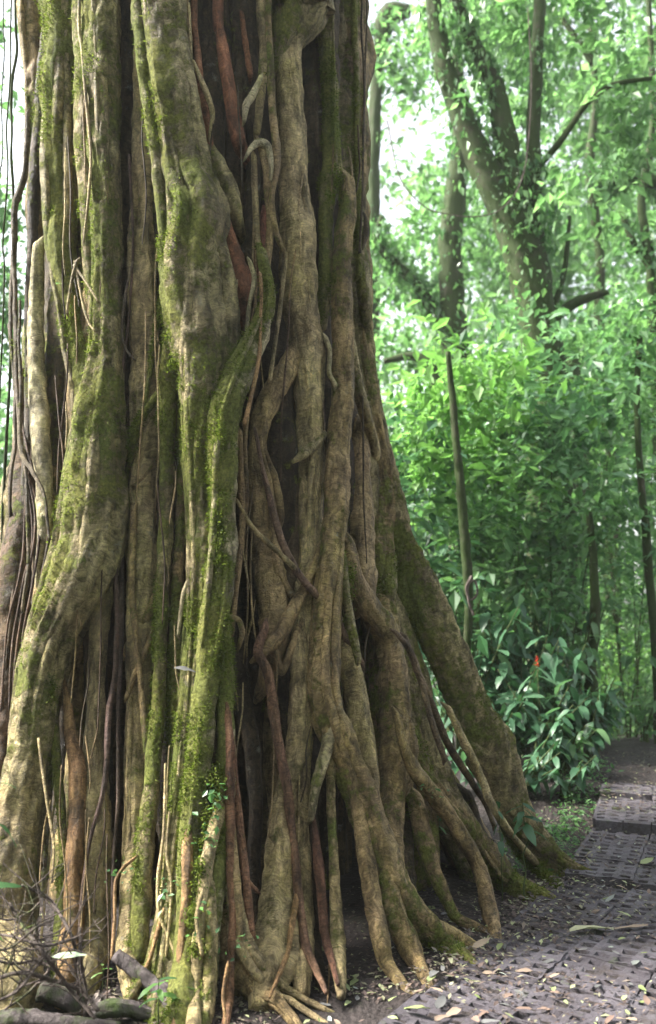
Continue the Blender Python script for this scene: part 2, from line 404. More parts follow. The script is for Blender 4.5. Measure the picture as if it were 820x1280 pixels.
# ================================================================ PATH OF CONCRETE GRID PAVERS
CW, CL = .090, .088
def paver_mesh(seed, nc=4, nr=4, h=.075):
    r = random.Random(seed); V = []; F = []; cache = {}; soilf = []
    def v(x, y, z):
        k = (round(x, 4), round(y, 4), round(z, 4))
        if k not in cache:
            cache[k] = len(V)
            V.append((x+r.uniform(-.005, .005), y+r.uniform(-.006, .006), z+r.uniform(-.005, .003)))
        return cache[k]
    W, Ln = nc*CW, nr*CL; hx, hy = .028, .024
    xs = [0]; ys = [0]
    for c in range(nc): xs += [(c+.5)*CW-hx, (c+.5)*CW+hx]
    for q in range(nr): ys += [(q+.5)*CL-hy, (q+.5)*CL+hy]
    xs.append(W); ys.append(Ln)
    for a in range(len(xs)-1):
        for b in range(len(ys)-1):
            x0, x1, y0, y1 = xs[a], xs[a+1], ys[b], ys[b+1]
            if a % 2 == 1 and b % 2 == 1:     # a cell: sloping walls down
                ins = .008; dp = -.007 if r.random() < .42 else -r.uniform(.016, .03)
                t = [v(x0, y0, 0), v(x1, y0, 0), v(x1, y1, 0), v(x0, y1, 0)]
                d = [v(x0+ins, y0+ins, dp), v(x1-ins, y0+ins, dp), v(x1-ins, y1-ins, dp), v(x0+ins, y1-ins, dp)]
                for k in range(4): F.append((t[k], t[(k+1) % 4], d[(k+1) % 4], d[k]))
                F.append(tuple(d)); soilf.append(len(F)-1)
            else: F.append((v(x0, y0, 0), v(x1, y0, 0), v(x1, y1, 0), v(x0, y1, 0)))
    g = .006
    for a in range(len(xs)-1):
        for (yy, s) in ((0, 1), (Ln, -1)):
            q = (v(xs[a], yy, 0), v(xs[a], yy+g*s, -h), v(xs[a+1], yy+g*s, -h), v(xs[a+1], yy, 0)); F.append(q if s > 0 else q[::-1])
    for b in range(len(ys)-1):
        for (xx, s) in ((0, 1), (W, -1)):
            q = (v(xx, ys[b], 0), v(xx, ys[b+1], 0), v(xx+g*s, ys[b+1], -h), v(xx+g*s, ys[b], -h)); F.append(q if s > 0 else q[::-1])
    o = mesh_obj('paver', np.array(V), np.array(F), PAVER, smooth=False); me = o.data; bpy.data.objects.remove(o)
    me.materials.append(SOIL)
    for k in soilf: me.polygons[k].material_index = 1
    return me
PM = [paver_mesh(s) for s in range(6)]
path = bpy.data.objects.new('path', None); COL.objects.link(path); path['kind'] = 'structure'
def pave(ox, oy, ang, nrow, ncol, z, zn=0, stag=0, slope=0):
    a = math.radians(ang); dx, dy = math.sin(a), math.cos(a); rx, ry = dy, -dx
    W, Ln = 4*CW+.002, 4*CL+.002
    for rr in range(nrow):
        for cc in range(ncol):
            if rr*cc > 40: pass
            x = ox+dx*Ln*rr+rx*(W*cc+stag*rr); y = oy+dy*Ln*rr+ry*(W*cc+stag*rr)
            if y > 9 or y < 2.2 or x > 3.9: continue
            o = bpy.data.objects.new('paver', random.choice(PM)); COL.objects.link(o); o.parent = path
            o.location = (x, y, z+slope*rr*Ln+random.uniform(-.006, .006)+ (-.012 if (cc == 0 and random.random() < .5) else 0))
            o.rotation_euler = (random.gauss(0, .012), random.gauss(0, .012), -a+random.gauss(0, .01))
pave(-.42, 2.55, 33, 9, 6, .045)
pave(1.30, 5.22, 24, 4, 5, .062)
pave(1.74, 6.2, 20, 3, 4, .128, slope=.03)
# riser blocks at the front of the upper flight
for k in range(4):
    a = math.radians(20); x = 1.74+math.cos(a)*.175*k; y = 6.18-math.sin(a)*.175*k
    V, F = [], []
    for (u, v_, z) in [(0, 0, .0), (.166, 0, .0), (.166, .05, .0), (0, .05, .0), (0, 0, .126), (.166, 0, .126), (.166, .05, .126), (0, .05, .126)]:
        V.append((x+u*math.cos(a)+v_*math.sin(a)+random.uniform(-.004, .004), y-u*math.sin(a)+v_*math.cos(a)-.045, z+random.uniform(-.004, .004)))
    F = [(0, 1, 5, 4), (1, 2, 6, 5), (2, 3, 7, 6), (3, 0, 4, 7), (4, 5, 6, 7)]
    o = mesh_obj('step_block', np.array(V), np.array(F), PAVER, path, False)

# ================================================================ THE STRANGLER FIG
XC, YC = -.78, 5.5
ZR = np.array([-1, 0, .25, .6, 1.1, 2, 3, 5, 8, 12]); RRd = np.array([1.8, 1.75, 1.60, 1.43, 1.27, 1.09, 1.00, .95, .92, .9])
def HR(z): return float(np.interp(z, ZR, RRd))
def hull(px, py, o, r_px, clamp=True):
    d = ray(px, py); best = None; ts = np.linspace(2.2, 9, 341)
    P = np.array([0, 0, CAMZ])+ts[:, None]*d
    rad = np.hypot(P[:, 0]-XC, P[:, 1]-YC)-(np.interp(P[:, 2], ZR, RRd)+o)
    g = P[:, 2]-.0
    hit = np.argmax(rad < 0) if np.any(rad < 0) else -1
    ca = int(np.argmin(rad))
    k = hit if hit >= 0 else ca
    t = ts[k]
    if hit > 0: t = ts[hit-1]+(ts[hit]-ts[hit-1])*rad[hit-1]/(rad[hit-1]-rad[hit]+1e-9)
    if d[2] < 0:
        rw = r_px*t/FPX
        tg = (CAMZ-.03-.35*rw)/(-d[2])
        t = min(t, tg)
    return np.array([0, 0, CAMZ])+t*d, t
fig = empty('strangler_fig_tree', (XC, YC, 0), 'huge moss covered strangler fig with fused pillar roots filling the left of the view', 'tree')
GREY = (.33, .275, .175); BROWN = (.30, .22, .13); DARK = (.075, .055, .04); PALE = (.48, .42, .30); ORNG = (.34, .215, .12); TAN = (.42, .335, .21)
MOSS_PTS = []
def root(pts, o=0., moss=.4, tint=GREY, red=0., name='aerial_root', seg=None, rough=.13, flute=.10, wob=.25, knob=.0, up=True, down=None, more=None, label=None, flat=1.0):
    """pts: (px, py, r_px[, o[, moss]]) ; more: further strands of the same root"""
    global RC
    geos = []; red = red*.85 if red >= .6 else red*.22
    for q, strand in enumerate([pts]+(more or [])):
        P, R, X = [], [], []
        for p in strand:
            oo = p[3] if len(p) > 3 and p[3] is not None else o
            mm = p[4] if len(p) > 4 else moss
            c, t = hull(p[0], p[1], oo, p[2]); P.append(c); R.append(p[2]*t/FPX); X.append((mm, red))
        if q == 0 and up and strand[0][1] <= 5:
            b = P[0]; k = R[0]
            P = [b+np.array([-(b[0]-XC)*.12, -(b[1]-YC)*.12, 3.0]), b+np.array([0, 0, 1.2])]+P; R = [k, k]+R; X = [X[0], X[0]]+X
        else:                               # fuses into its neighbours above
            b = P[0]; k = R[0]; d = b-P[1]; d /= np.linalg.norm(d)+1e-6; iw = np.array([XC-b[0], YC-b[1], 0]); iw /= np.linalg.norm(iw)
            P = [b+d*min(k*3.5, .16)+iw*k*1.5, b+d*min(k*1.6, .08)+iw*k*.5]+P; R = [k*.3, k*.8]+R; X = [X[0], X[0]]+X
        if P[-1][2] >= .16:
            b = P[-1]; k = R[-1]; d = b-P[-2]; d /= np.linalg.norm(d)+1e-6; iw = np.array([XC-b[0], YC-b[1], 0]); iw /= np.linalg.norm(iw)
            P += [b+d*min(k*1.6, .08)+iw*k*.6, b+d*min(k*3.2, .15)+iw*k*1.6]; R += [k*.75, k*.25]; X += [X[-1], X[-1]]
        else:                               # goes into the soil
            d = P[-1]-P[-2]; d[2] = 0; l = np.linalg.norm(d)+1e-6
            b = P[-1]; k = R[-1]; dd = d/l*(1 if l > .03 else .3); P += [b+dd*.10+np.array([0, 0, -.03-k*.35]), b+dd*.24+np.array([0, 0, -.07-k*.9])]; R[-1] = k*1.12; R += [k*.95, k*.5]; X += [X[-1], X[-1]]
        P = np.array(P); R = np.array(R)
        rm = R.mean(); sg = seg or int(np.clip(rm*420, 9, 54)); st = float(np.clip(rm*.26, .008, .017))
        ref = np.array([P[0][0]-XC, P[0][1]-YC, 0])
        geos.append(tube_geo(P, R, sg, st, ref, rough, flute, wob, seed=len(root.all)*1.7+q, extra=X, knob=knob, flat=flat))
        if rm > .038 and name != 'vine' and flat == 1.0: companions(P, R, X, tint)
    V, F, uv, ex, nv = join(geos)
    n = len(V)
    # moss: more on the weather side (left and towards the light) and on shoulders, broken by noise
    side = .5-.28*nv[:, 0]+.25*nv[:, 2]-.12*nv[:, 1]
    ms = ex[:, 0]*(.45+.9*side)+.22*fbm(V*2.1, 2)*(ex[:, 0] > .05)
    ms = np.clip(ms, 0, 1.1)
    jit = 1+.12*random.uniform(-1, 1)
    ob = mesh_obj(name, V-np.array([XC, YC, 0]), F, BARK, fig, True,
                  {'moss': ms, 'red': ex[:, 1], 'tint': np.tile(np.array(tint)*jit, (n, 1))}, uv)
    if label: ob['label'] = label
    sel = np.where(ms > .52)[0]
    if len(sel): MOSS_PTS.append(np.hstack([V[sel], nv[sel], ms[sel][:, None]]))
    root.all.append(ob); return ob
root.all = []
def companions(P, R, X, tint):
    """thinner strands fused to the face of a thick root"""
    A = catmull(np.hstack([P, R[:, None], np.asarray(X)]), .12); C = A[:, :3]; n = len(C)
    if n < 8: return
    T = np.gradient(C, axis=0); T /= np.linalg.norm(T, axis=1)[:, None]+1e-9
    O = C-np.array([XC, YC, 0]); O[:, 2] = 0; O = O-T*np.sum(O*T, 1)[:, None]; O /= np.linalg.norm(O, axis=1)[:, None]+1e-9
    Wd = np.cross(T, O); rm = R.mean()
    for k in range(2 if rm < .07 else (4 if rm < .12 else 6)):
        a = random.randint(0, n//2); b = random.randint(min(n-1, a+6), n-1)
        if b-a < 6: continue
        s = np.arange(b-a+1)*.12; ph = random.uniform(-1.5, 1.5)+random.uniform(.15, .6)*np.sin(s*random.uniform(.8, 2.2)+random.uniform(0, 6))
        f = random.uniform(.13, .30)*(1 if rm < .1 else .75); rr_ = A[a:b+1, 3]*f*(.8+.4*np.abs(np.sin(s*2+k))); rr_[0] *= .3; rr_[-1] *= .3
        dep = A[a:b+1, 3]*(1.0-.35*f); dep[0] *= .7; dep[-1] *= .7
        Q = C[a:b+1]+(O[a:b+1]*np.cos(ph)[:, None]+Wd[a:b+1]*np.sin(ph)[:, None])*dep[:, None]
        ex = A[a:b+1, 4:]*np.array([random.uniform(.5, 1.15), 1])
        V, F, uv, e, nv = tube_geo(Q, rr_, 12, .02, O[a], .14, .08, .3, seed=random.random()*80, extra=ex, knob=.1)
        ms = np.clip(e[:, 0]*(.6+.5*(.5-.28*nv[:, 0]-.12*nv[:, 1]))+.22*fbm(V*2.1, 2)*(e[:, 0] > .05), 0, 1.1)
        tn = np.array(tint)*random.uniform(.8, 1.3)
        mesh_obj('root_strand', V-np.array([XC, YC, 0]), F, BARK, fig, True, {'moss': ms, 'red': e[:, 1], 'tint': np.tile(tn, (len(V), 1))}, uv)
        sel = np.where(ms > .52)[0]
        if len(sel): MOSS_PTS.append(np.hstack([V[sel], nv[sel], ms[sel][:, None]]))

# the fused core behind the roots
th = np.linspace(0, 2*PI, 261)[:-1]; zz = np.arange(-.15, 8.7, .04)
TH, ZZ = np.meshgrid(th, zz, indexing='ij')
Rc = np.interp(ZZ, [-1, 0, .6, 1.4, 2.4, 4, 8.7], [.88, .86, .84, .82, .80, .76, .72])
q = np.stack([(np.cos(TH)*3.6).ravel(), (np.sin(TH)*3.6).ravel(), (ZZ*.35).ravel()], 1)
rid = (1-2*np.abs(fbm(q, 2))).reshape(TH.shape); q2 = q.copy()*np.array([3, 3, 4]); rid2 = fbm(q2, 3).reshape(TH.shape)
def px_theta(px, z):
    d = ray(px, 640-(z-CAMZ)*200); d = d/d[1]; P = np.array([d[0]*(YC-1.0), YC-1.0]); return math.atan2(P[1]-YC, P[0]-XC)
CLEFT = px_theta(160, 3)
dth = np.abs((TH-CLEFT+PI) % (2*PI)-PI)
Rc = Rc+.07*rid+.025*rid2-.32*np.exp(-(dth/.12)**2)*sm(.3, 1.2, ZZ)
HOLLOWS = [(312, .13, .34, 0, 2.1), (505, .14, .3, 0, 1.2), (92, .10, .3, .1, 1.6), (600, .2, .25, 0, .6), (140, .06, .25, 0, 1.5)]
for (hx_, wd_, dp_, z0_, z1_) in HOLLOWS:
    dt_ = np.abs((TH-px_theta(hx_, 1)+PI) % (2*PI)-PI); Rc = Rc-dp_*np.exp(-(dt_/wd_)**2)*sm(z1_+.35, z1_-.15, ZZ)
V = np.stack([np.cos(TH)*Rc, np.sin(TH)*Rc, ZZ], -1).reshape(-1, 3)
a, b = len(th), len(zz)
i = np.arange(a)[:, None]; j = np.arange(b-1)[None]; i2 = (i+1) % a
F = np.stack([i*b+j, i2*b+j, i2*b+j+1, i*b+j+1], -1).reshape(-1, 4)
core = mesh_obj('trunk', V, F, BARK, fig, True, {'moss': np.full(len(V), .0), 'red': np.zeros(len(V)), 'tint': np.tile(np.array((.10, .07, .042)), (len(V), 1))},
                np.stack([(TH*.9).ravel(), ZZ.ravel()], 1))  # dark core tint puts the shade of the hollows into the bark colour
# inner roots all round the core (front ones stand back in the hollows, rear ones carry the silhouette)
def around(theta, o, r, tint, moss, flare, name='inner_root', wig=.10):
    zs = [8.5, 7, 5.5, 4.3, 3.3, 2.4, 1.6, 1., .5, .12, -.12]; P = []; R = []; X = []
    ph = random.uniform(0, 6)
    for z in zs:
        t = theta+wig*math.sin(z*.9+ph)*random.uniform(.5, 1)
        base = HR(z) if flare else min(1.09, HR(z)+.02)-.10*float(sm(1.9, .9, z))
        rr = base+o; P.append((XC+rr*math.cos(t), YC+rr*math.sin(t), z)); R.append(r*random.uniform(.8, 1.2)); X.append((moss, 0))
    g = tube_geo(np.array(P), np.array(R), 18, .035, (math.cos(theta), math.sin(theta), 0), .13, .12, .2, seed=random.random()*90, extra=X)
    V, F, uv, ex, nv = g
    ob = mesh_obj(name, V-np.array([XC, YC, 0]), F, BARK, fig, True, {'moss': np.clip(ex[:, 0]+.2*fbm(V*2, 2), 0, 1), 'red': ex[:, 1], 'tint': np.tile(np.array(tint), (len(V), 1))}, uv)
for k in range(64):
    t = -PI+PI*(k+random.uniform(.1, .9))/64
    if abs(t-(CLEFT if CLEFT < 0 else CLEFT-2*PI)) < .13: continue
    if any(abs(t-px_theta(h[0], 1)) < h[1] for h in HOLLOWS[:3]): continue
    around(t, -random.uniform(.13, .24), random.uniform(.035, .075), random.choice([DARK, (.10, .073, .045), (.055, .04, .03), BROWN]), random.uniform(.0, .55), False)  # mostly dark tints, crevice shade painted into the recessed roots
for k in range(25):
    t = -.12+(PI+.24)*(k+.5)/25
    around(t, -.08, random.uniform(.10, .15), random.choice([GREY, BROWN]), random.uniform(.3, .7), True, 'aerial_root')

# --- left side
root([(38, 0, 14), (45, 100, 13), (46, 200, 13), (49, 300, 11), (60, 380, 12), (66, 460, 14), (68, 540, 14), (66, 620, 14), (62, 700, 12), (50, 790, 12)], -.12, .45, BROWN)
root([(61, 0, 7), (55, 80, 7), (48, 180, 7), (42, 260, 7), (38, 360, 6), (36, 450, 6), (35, 540, 6), (33, 620, 5)], .03, .35, DARK)
root([(47, 315, 7), (45, 370, 9), (45, 440, 10), (49, 520, 11), (54, 600, 10), (53, 680, 8), (50, 740, 5, -.1)], 0.03, .12, PALE, rough=.06, label='smooth pale brown root on the left flank')
root([(82, 0, 22), (79, 100, 21), (76, 200, 20), (76, 300, 18), (84, 380, 14), (94, 440, 14), (104, 490, 15), (108, 540, 16)], -.03, .78, GREY, knob=.10)
root([(103, -5, 12), (106, 90, 12), (108, 180, 11), (110, 260, 10), (112, 330, 8), (118, 400, 7), (120, 450, 6)], -.01, .5, TAN)
root([(124, 0, 22), (127, 100, 21), (131, 200, 18), (133, 300, 17), (132, 380, 17), (130, 450, 19), (124, 520, 28), (116, 590, 33), (110, 650, 36), (100, 710, 37), (82, 760, 33), (62, 820, 30), (50, 870, 29), (38, 950, 28, .02, .4), (27, 1020, 28, .02, .28), (18, 1090, 30, .02, .2), (10, 1160, 33, .02, .2), (4, 1240, 36, .02, .2)], .02, .58, GREY, name='buttress_root', knob=.12, rough=.14,
     more=[[(124, 640, 18, -.04, .4), (124, 720, 15, -.05, .35), (123, 790, 11, -.06, .25), (121, 860, 11, -.08, .25), (118, 930, 13, -.1, .2), (115, 1010, 18, -.12, .1), (113, 1100, 20, -.14, .1), (110, 1180, 20, -.15, .2)]],
     label='massive leaning buttress root on the far left, green along its edge')
root([(30, 470, 5), (28, 540, 10), (29, 610, 16), (27, 680, 19), (19, 760, 20), (10, 840, 20), (3, 920, 20), (-6, 1000, 22), (-14, 1100, 24)], -.05, .35, (.13, .088, .06), red=.2, name='buttress_root')
for k in range(5):
    x = 12+k*6.6+random.uniform(-2, 2)
    root([(30+random.uniform(-6, 10), 560+random.uniform(-30, 30), 1.2), (x+18, 650, 1.5), (x+10, 720+random.uniform(-20, 20), 1.6), (x-4, 800, 1.4), (x-10, 880+random.uniform(-30, 40), 1.1)], .06, 0, (.10, .065, .05), red=.35, name='rootlet', wob=1.8)
for pts in ([(17, 320, 2.6), (18, 400, 3), (21, 480, 3), (26, 560, 3), (40, 590, 2.4), (55, 625, 2), (62, 670, 1.6)],
            [(33, 140, 2.4), (31, 200, 3.4), (24, 250, 4), (20, 300, 3.4), (14, 350, 2.4), (16, 430, 2.4), (19, 520, 2), (14, 640, 2)],
            [(24, 380, 1.6), (27, 460, 2), (24, 540, 2), (34, 600, 2), (38, 690, 2), (30, 760, 2)]):
    root(pts, .12, .3, (.13, .10, .075), name='vine', wob=1.5, knob=.4)
root([(80, 850, 2), (84, 880, 5), (88, 920, 7), (95, 960, 9), (94, 1020, 9), (91, 1080, 10), (90, 1140, 12), (86, 1190, 13)], -.02, .08, ORNG, red=.35, rough=.2, label='orange brown root in the cleft behind the left buttress')
root([(66, 880, 6), (70, 950, 6), (76, 1010, 6), (79, 1070, 5), (76, 1130, 6), (74, 1190, 7)], -.02, .65, GREY)
root([(70, 990, 1.6), (62, 1040, 1.6), (58, 1100, 1.6), (52, 1180, 1.6)], .0, .2, TAN, name='vine', wob=1)
root([(48, 930, 2), (60, 1010, 2), (68, 1060, 1.6), (66, 1100, 1.4)], .12, .2, TAN, name='vine', wob=1)
# --- the dark cleft and its vines
root([(165, 330, 1.4), (156, 370, 1.6), (152, 410, 1.6), (157, 435, 1.5), (166, 447, 1.4)], .02, .0, (.2, .16, .15), name='vine', wob=.8)
root([(162, 200, 1.6), (166, 300, 1.6), (160, 400, 1.6), (152, 480, 2), (148, 560, 2.2), (142, 640, 2.4), (144, 700, 2.8), (145, 770, 3), (142, 850, 3.6), (136, 930, 4), (128, 990, 3), (112, 1050, 2.4), (102, 1120, 2), (98, 1170, 2)], .0, .0, (.15, .10, .10), red=.15, name='vine', wob=.6, label='long purple brown vine hanging down the dark cleft')
root([(148, 500, 1.5), (150, 600, 2), (152, 700, 2.4), (150, 800, 3), (148, 900, 2.4), (146, 1000, 2), (142, 1100, 2), (140, 1180, 2)], -.05, .0, (.14, .10, .10), name='vine', wob=.6)
root([(166, 1075, 2), (152, 1088, 2), (144, 1105, 2), (143, 1150, 2), (140, 1195, 2)], .05, .0, ORNG, red=.5, name='rootlet', wob=.6)
# --- brown column and mossy ladder root
root([(186, 0, 13), (183, 80, 14), (182, 160, 15), (183, 250, 18), (186, 340, 20), (187, 430, 19), (184, 520, 19), (183, 610, 17), (181, 700, 16), (180, 780, 15), (176, 860, 14), (172, 950, 15), (170, 1040, 15), (168, 1120, 14), (166, 1185, 15)], -.10, .16, TAN, flute=.14)
root([(216, 250, 6), (212, 330, 8), (212, 400, 9), (208, 470, 10), (208, 540, 9), (208, 620, 9), (205, 700, 8), (201, 780, 8), (198, 850, 8), (194, 920, 9), (188, 1000, 10), (182, 1080, 10), (177, 1180, 11)], -.0, .66, GREY, knob=.2,
     more=[[(206, 360, 4), (198, 400, 3), (190, 450, 3), (182, 502, 2.4)], [(203, 488, 4), (190, 505, 5), (176, 525, 5), (167, 552, 5), (160, 600, 3, -.1)]])
root([(202, 565, 2), (188, 585, 2), (172, 603, 2), (160, 610, 2, -.1)], .0, .3, BROWN, name='vine')
root([(200, 740, 5), (188, 765, 7), (174, 785, 6), (160, 810, 6, -.1)], -.06, .4, BROWN)
root([(168, 640, 4), (164, 720, 4), (170, 790, 4), (177, 860, 4), (182, 930, 4), (186, 990, 3, -.1)], -.0, .35, BROWN)
root([(196, 780, 4), (184, 810, 4), (170, 840, 4), (158, 870, 3)], -.02, .3, BROWN, name='vine')
root([(230, 380, 5), (234, 450, 6), (227, 520, 6), (228, 590, 6), (226, 660, 6), (222, 740, 7), (222, 820, 10), (222, 900, 11), (218, 980, 10), (212, 1060, 10), (206, 1130, 11), (202, 1190, 12)], -.04, .62, BROWN)
root([(240, 660, 2.4), (246, 690, 2.4), (238, 720, 2.6), (228, 745, 2.6), (222, 790, 2)], .06, .1, PALE, name='vine', wob=1)
root([(236, 960, 3), (228, 1010, 4), (218, 1060, 4), (206, 1110, 5), (196, 1160, 5), (186, 1205, 5)], .06, .45, TAN)
for pts in ([(207, 960, 1.6), (206, 1040, 2), (198, 1100, 2.2), (197, 1140, 2.4), (206, 1165, 2.4), (218, 1195, 2)],
            [(204, 1140, 2.4), (196, 1170, 2.8), (188, 1200, 2.6), (182, 1215, 2.4)],
            [(210, 1020, 1.8), (208, 1070, 2), (214, 1110, 2), (210, 1190, 2)]):
    root(pts, .10, .05, ORNG if pts[0][0] == 204 else TAN, red=.3 if pts[0][0] == 204 else 0, name='rootlet', wob=.8)
# --- the great mossy pillar in front
root([(205, 0, 28), (214, 80, 27), (226, 160, 28), (237, 230, 30), (246, 300, 33), (253, 370, 35), (257, 430, 35), (256, 480, 30), (251, 530, 23), (250, 590, 18), (249, 650, 15), (247, 720, 14), (244, 790, 13), (238, 860, 12), (232, 930, 12), (226, 1000, 13), (218, 1080, 14), (212, 1160, 16), (206, 1225, 16)], .04, .60, GREY, name='buttress_root', knob=.03, rough=.11,
     label='broad mossy pillar root that splits in two below its middle')
root([(172, 10, 8), (178, 80, 8), (189, 150, 8), (197, 220, 7), (205, 290, 7), (210, 350, 6)], .09, .7, PALE, knob=.3)
root([(329, 325, 7), (335, 370, 8), (324, 412, 12), (310, 445, 14), (296, 478, 17), (282, 515, 19), (276, 560, 18), (275, 620, 16), (274, 690, 17), (270, 750, 18), (262, 810, 16), (255, 870, 15), (249, 940, 15), (244, 1010, 15), (238, 1070, 14), (236, 1130, 14), (232, 1200, 15), (228, 1260, 16)], .12, .82, PALE, name='buttress_root', knob=.12, up=False,
     more=[[(268, 730, 12), (278, 790, 10), (281, 850, 10), (283, 920, 10), (282, 990, 10), (276, 1040, 11, .14, .9), (268, 1090, 12, .14, .9), (262, 1150, 12, .13, .9), (256, 1230, 13, .12, .7)]],
     label='bright green mossy root running down the front of the trunk')
root([(241, 985, 3, .08), (240, 1010, 6, .10), (237, 1045, 7, .15), (235, 1080, 7), (233, 1130, 6), (228, 1180, 6), (225, 1235, 6)], .18, .05, ORNG, red=.2, rough=.2)
root([(284, 920, 3, .06), (280, 960, 6, .10), (275, 1005, 8, .14), (266, 1045, 8), (259, 1090, 8), (252, 1140, 8), (247, 1190, 9), (243, 1240, 9), (241, 1285, 10)], .19, .25, TAN, rough=.16)
root([(262, 1060, 7, .1), (262, 1130, 7), (264, 1190, 8), (260, 1250, 8)], .2, .5, TAN)
root([(279, 790, 2, .04), (282, 840, 4, .1), (286, 920, 6), (286, 1000, 6), (288, 1080, 6), (290, 1140, 5), (287, 1200, 5), (285, 1245, 5)], .16, .05, (.22, .12, .08), red=.35)
root([(252, 1120, 2.5), (246, 1150, 2.5), (252, 1190, 2.5)], .3, .1, TAN, name='rootlet')
root([(286, 860, 2, .05), (289, 910, 4), (296, 1000, 5), (303, 1060, 5), (309, 1110, 5), (314, 1165, 5)], .12, .05, (.24, .13, .09), red=.4, more=[[(306, 1095, 3), (316, 1108, 3), (320, 1112, 3)]])
root([(286, 1010, 5), (292, 1070, 6), (298, 1130, 6), (300, 1170, 5)], .16, .15, BROWN, red=.2)
root([(290, 1100, 9), (298, 1150, 10), (310, 1185, 9), (330, 1212, 7), (350, 1232, 6), (368, 1243, 4)], .12, .55, TAN, more=[[(298, 1180, 7, .14, .1), (318, 1215, 6, .14, .1), (345, 1243, 5, .14, .1), (362, 1250, 4, .14, .1)]])
root([(284, 1080, 14), (290, 1150, 20), (298, 1200, 24), (320, 1236, 14), (345, 1252, 7)], .0, .2, BROWN, name='buttress_root')
root([(284, 1210, 2), (279, 1240, 2), (280, 1256, 2)], .3, 0, ORNG, red=.4, name='rootlet')
# --- red roots and the tangle
root([(273, 0, 7), (279, 50, 7), (286, 100, 8), (293, 150, 9), (300, 180, 9), (308, 202, 5, -.1)], .02, .0, ORNG, red=.95, up=True, label='smooth brick red root near the top of the trunk')
root([(243, 0, 4), (247, 60, 4.5), (252, 110, 5), (260, 150, 5), (264, 185, 4)], .04, .05, ORNG, red=.8)
root([(302, 20, 3), (308, 60, 4), (313, 90, 4)], -.02, .05, ORNG, red=.8, up=False)
root([(278, 258, 4), (284, 290, 9), (293, 325, 13), (300, 360, 13), (303, 395, 9, -.1), (304, 420, 5, -.2)], .0, .0, ORNG, red=.9, label='short stout red root showing in the hollow beside the pillar')
root([(330, 270, 5), (325, 305, 9), (320, 335, 9), (316, 360, 6, -.1)], -.02, .05, (.16, .07, .05), red=.7)
root([(262, 190, 8), (275, 215, 11), (290, 245, 9), (297, 270, 7), (303, 300, 5, -.1)], .02, .6, GREY, up=False)
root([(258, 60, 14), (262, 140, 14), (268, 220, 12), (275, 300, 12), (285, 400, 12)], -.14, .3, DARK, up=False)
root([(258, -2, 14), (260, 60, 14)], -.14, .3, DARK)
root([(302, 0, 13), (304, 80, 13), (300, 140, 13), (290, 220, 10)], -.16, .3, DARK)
root([(232, 0, 4), (236, 80, 4), (244, 160, 4), (254, 240, 4), (268, 310, 4), (280, 360, 3.4), (288, 390, 3)], .08, .35, BROWN, name='vine', wob=1.2, knob=.3)
root([(243, 80, 2.4), (256, 110, 3.4), (266, 140, 3), (262, 170, 2)], .08, .1, TAN, name='vine')
root([(326, 98, 3), (318, 115, 4.5), (308, 130, 4.5), (305, 148, 3)], .06, .2, PALE, up=False)
root([(308, 196, 2), (314, 186, 3.5), (324, 179, 5), (334, 184, 5), (338, 200, 4), (338, 222, 3)], .07, .5, PALE, up=False, knob=.2)
root([(325, 180, 4), (333, 210, 5), (335, 245, 5), (338, 280, 5), (334, 330, 4)], .05, .3, BROWN)
root([(318, 200, 4), (318, 240, 4), (320, 290, 4), (326, 330, 4)], .03, .3, TAN, red=.2)
root([(326, 0, 5), (330, 60, 5), (326, 110, 5), (322, 160, 4.5)], .0, .35, TAN)
root([(335, -3, 4), (338, 70, 4.5), (341, 140, 5), (343, 200, 5), (340, 250, 4), (345, 290, 4), (353, 312, 3)], .07, .45, BROWN, name='vine', wob=.8)
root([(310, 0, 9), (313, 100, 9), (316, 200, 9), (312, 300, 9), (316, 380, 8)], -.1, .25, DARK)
root([(313, 330, 3), (318, 350, 3), (312, 380, 3), (308, 420, 3), (302, 460, 3)], .1, .1, PALE, name='vine')
root([(325, 345, 2), (326, 380, 2.2), (325, 430, 2.2), (320, 470, 2.4), (313, 500, 2.6), (307, 525, 3)], .16, .0, ORNG, red=.5, name='vine', wob=.6, label='thin orange vine curving beside the mossy fork')
root([(357, 320, 2.4), (352, 370, 2.6), (345, 420, 2.6), (338, 470, 2.6)], .04, .3, TAN, name='vine')
root([(299, 545, 4), (302, 600, 4), (303, 640, 4), (299, 690, 4), (295, 740, 3), (290, 790, 3)], .08, .05, BROWN, red=.5, name='vine')
root([(309, 520, 3), (306, 560, 3), (308, 620, 3), (304, 660, 3), (300, 700, 3)], .02, 0, BROWN, red=.4, name='vine')
root([(286, 770, 3), (298, 775, 4), (303, 790, 4), (300, 805, 3)], .1, .2, BROWN, name='vine')
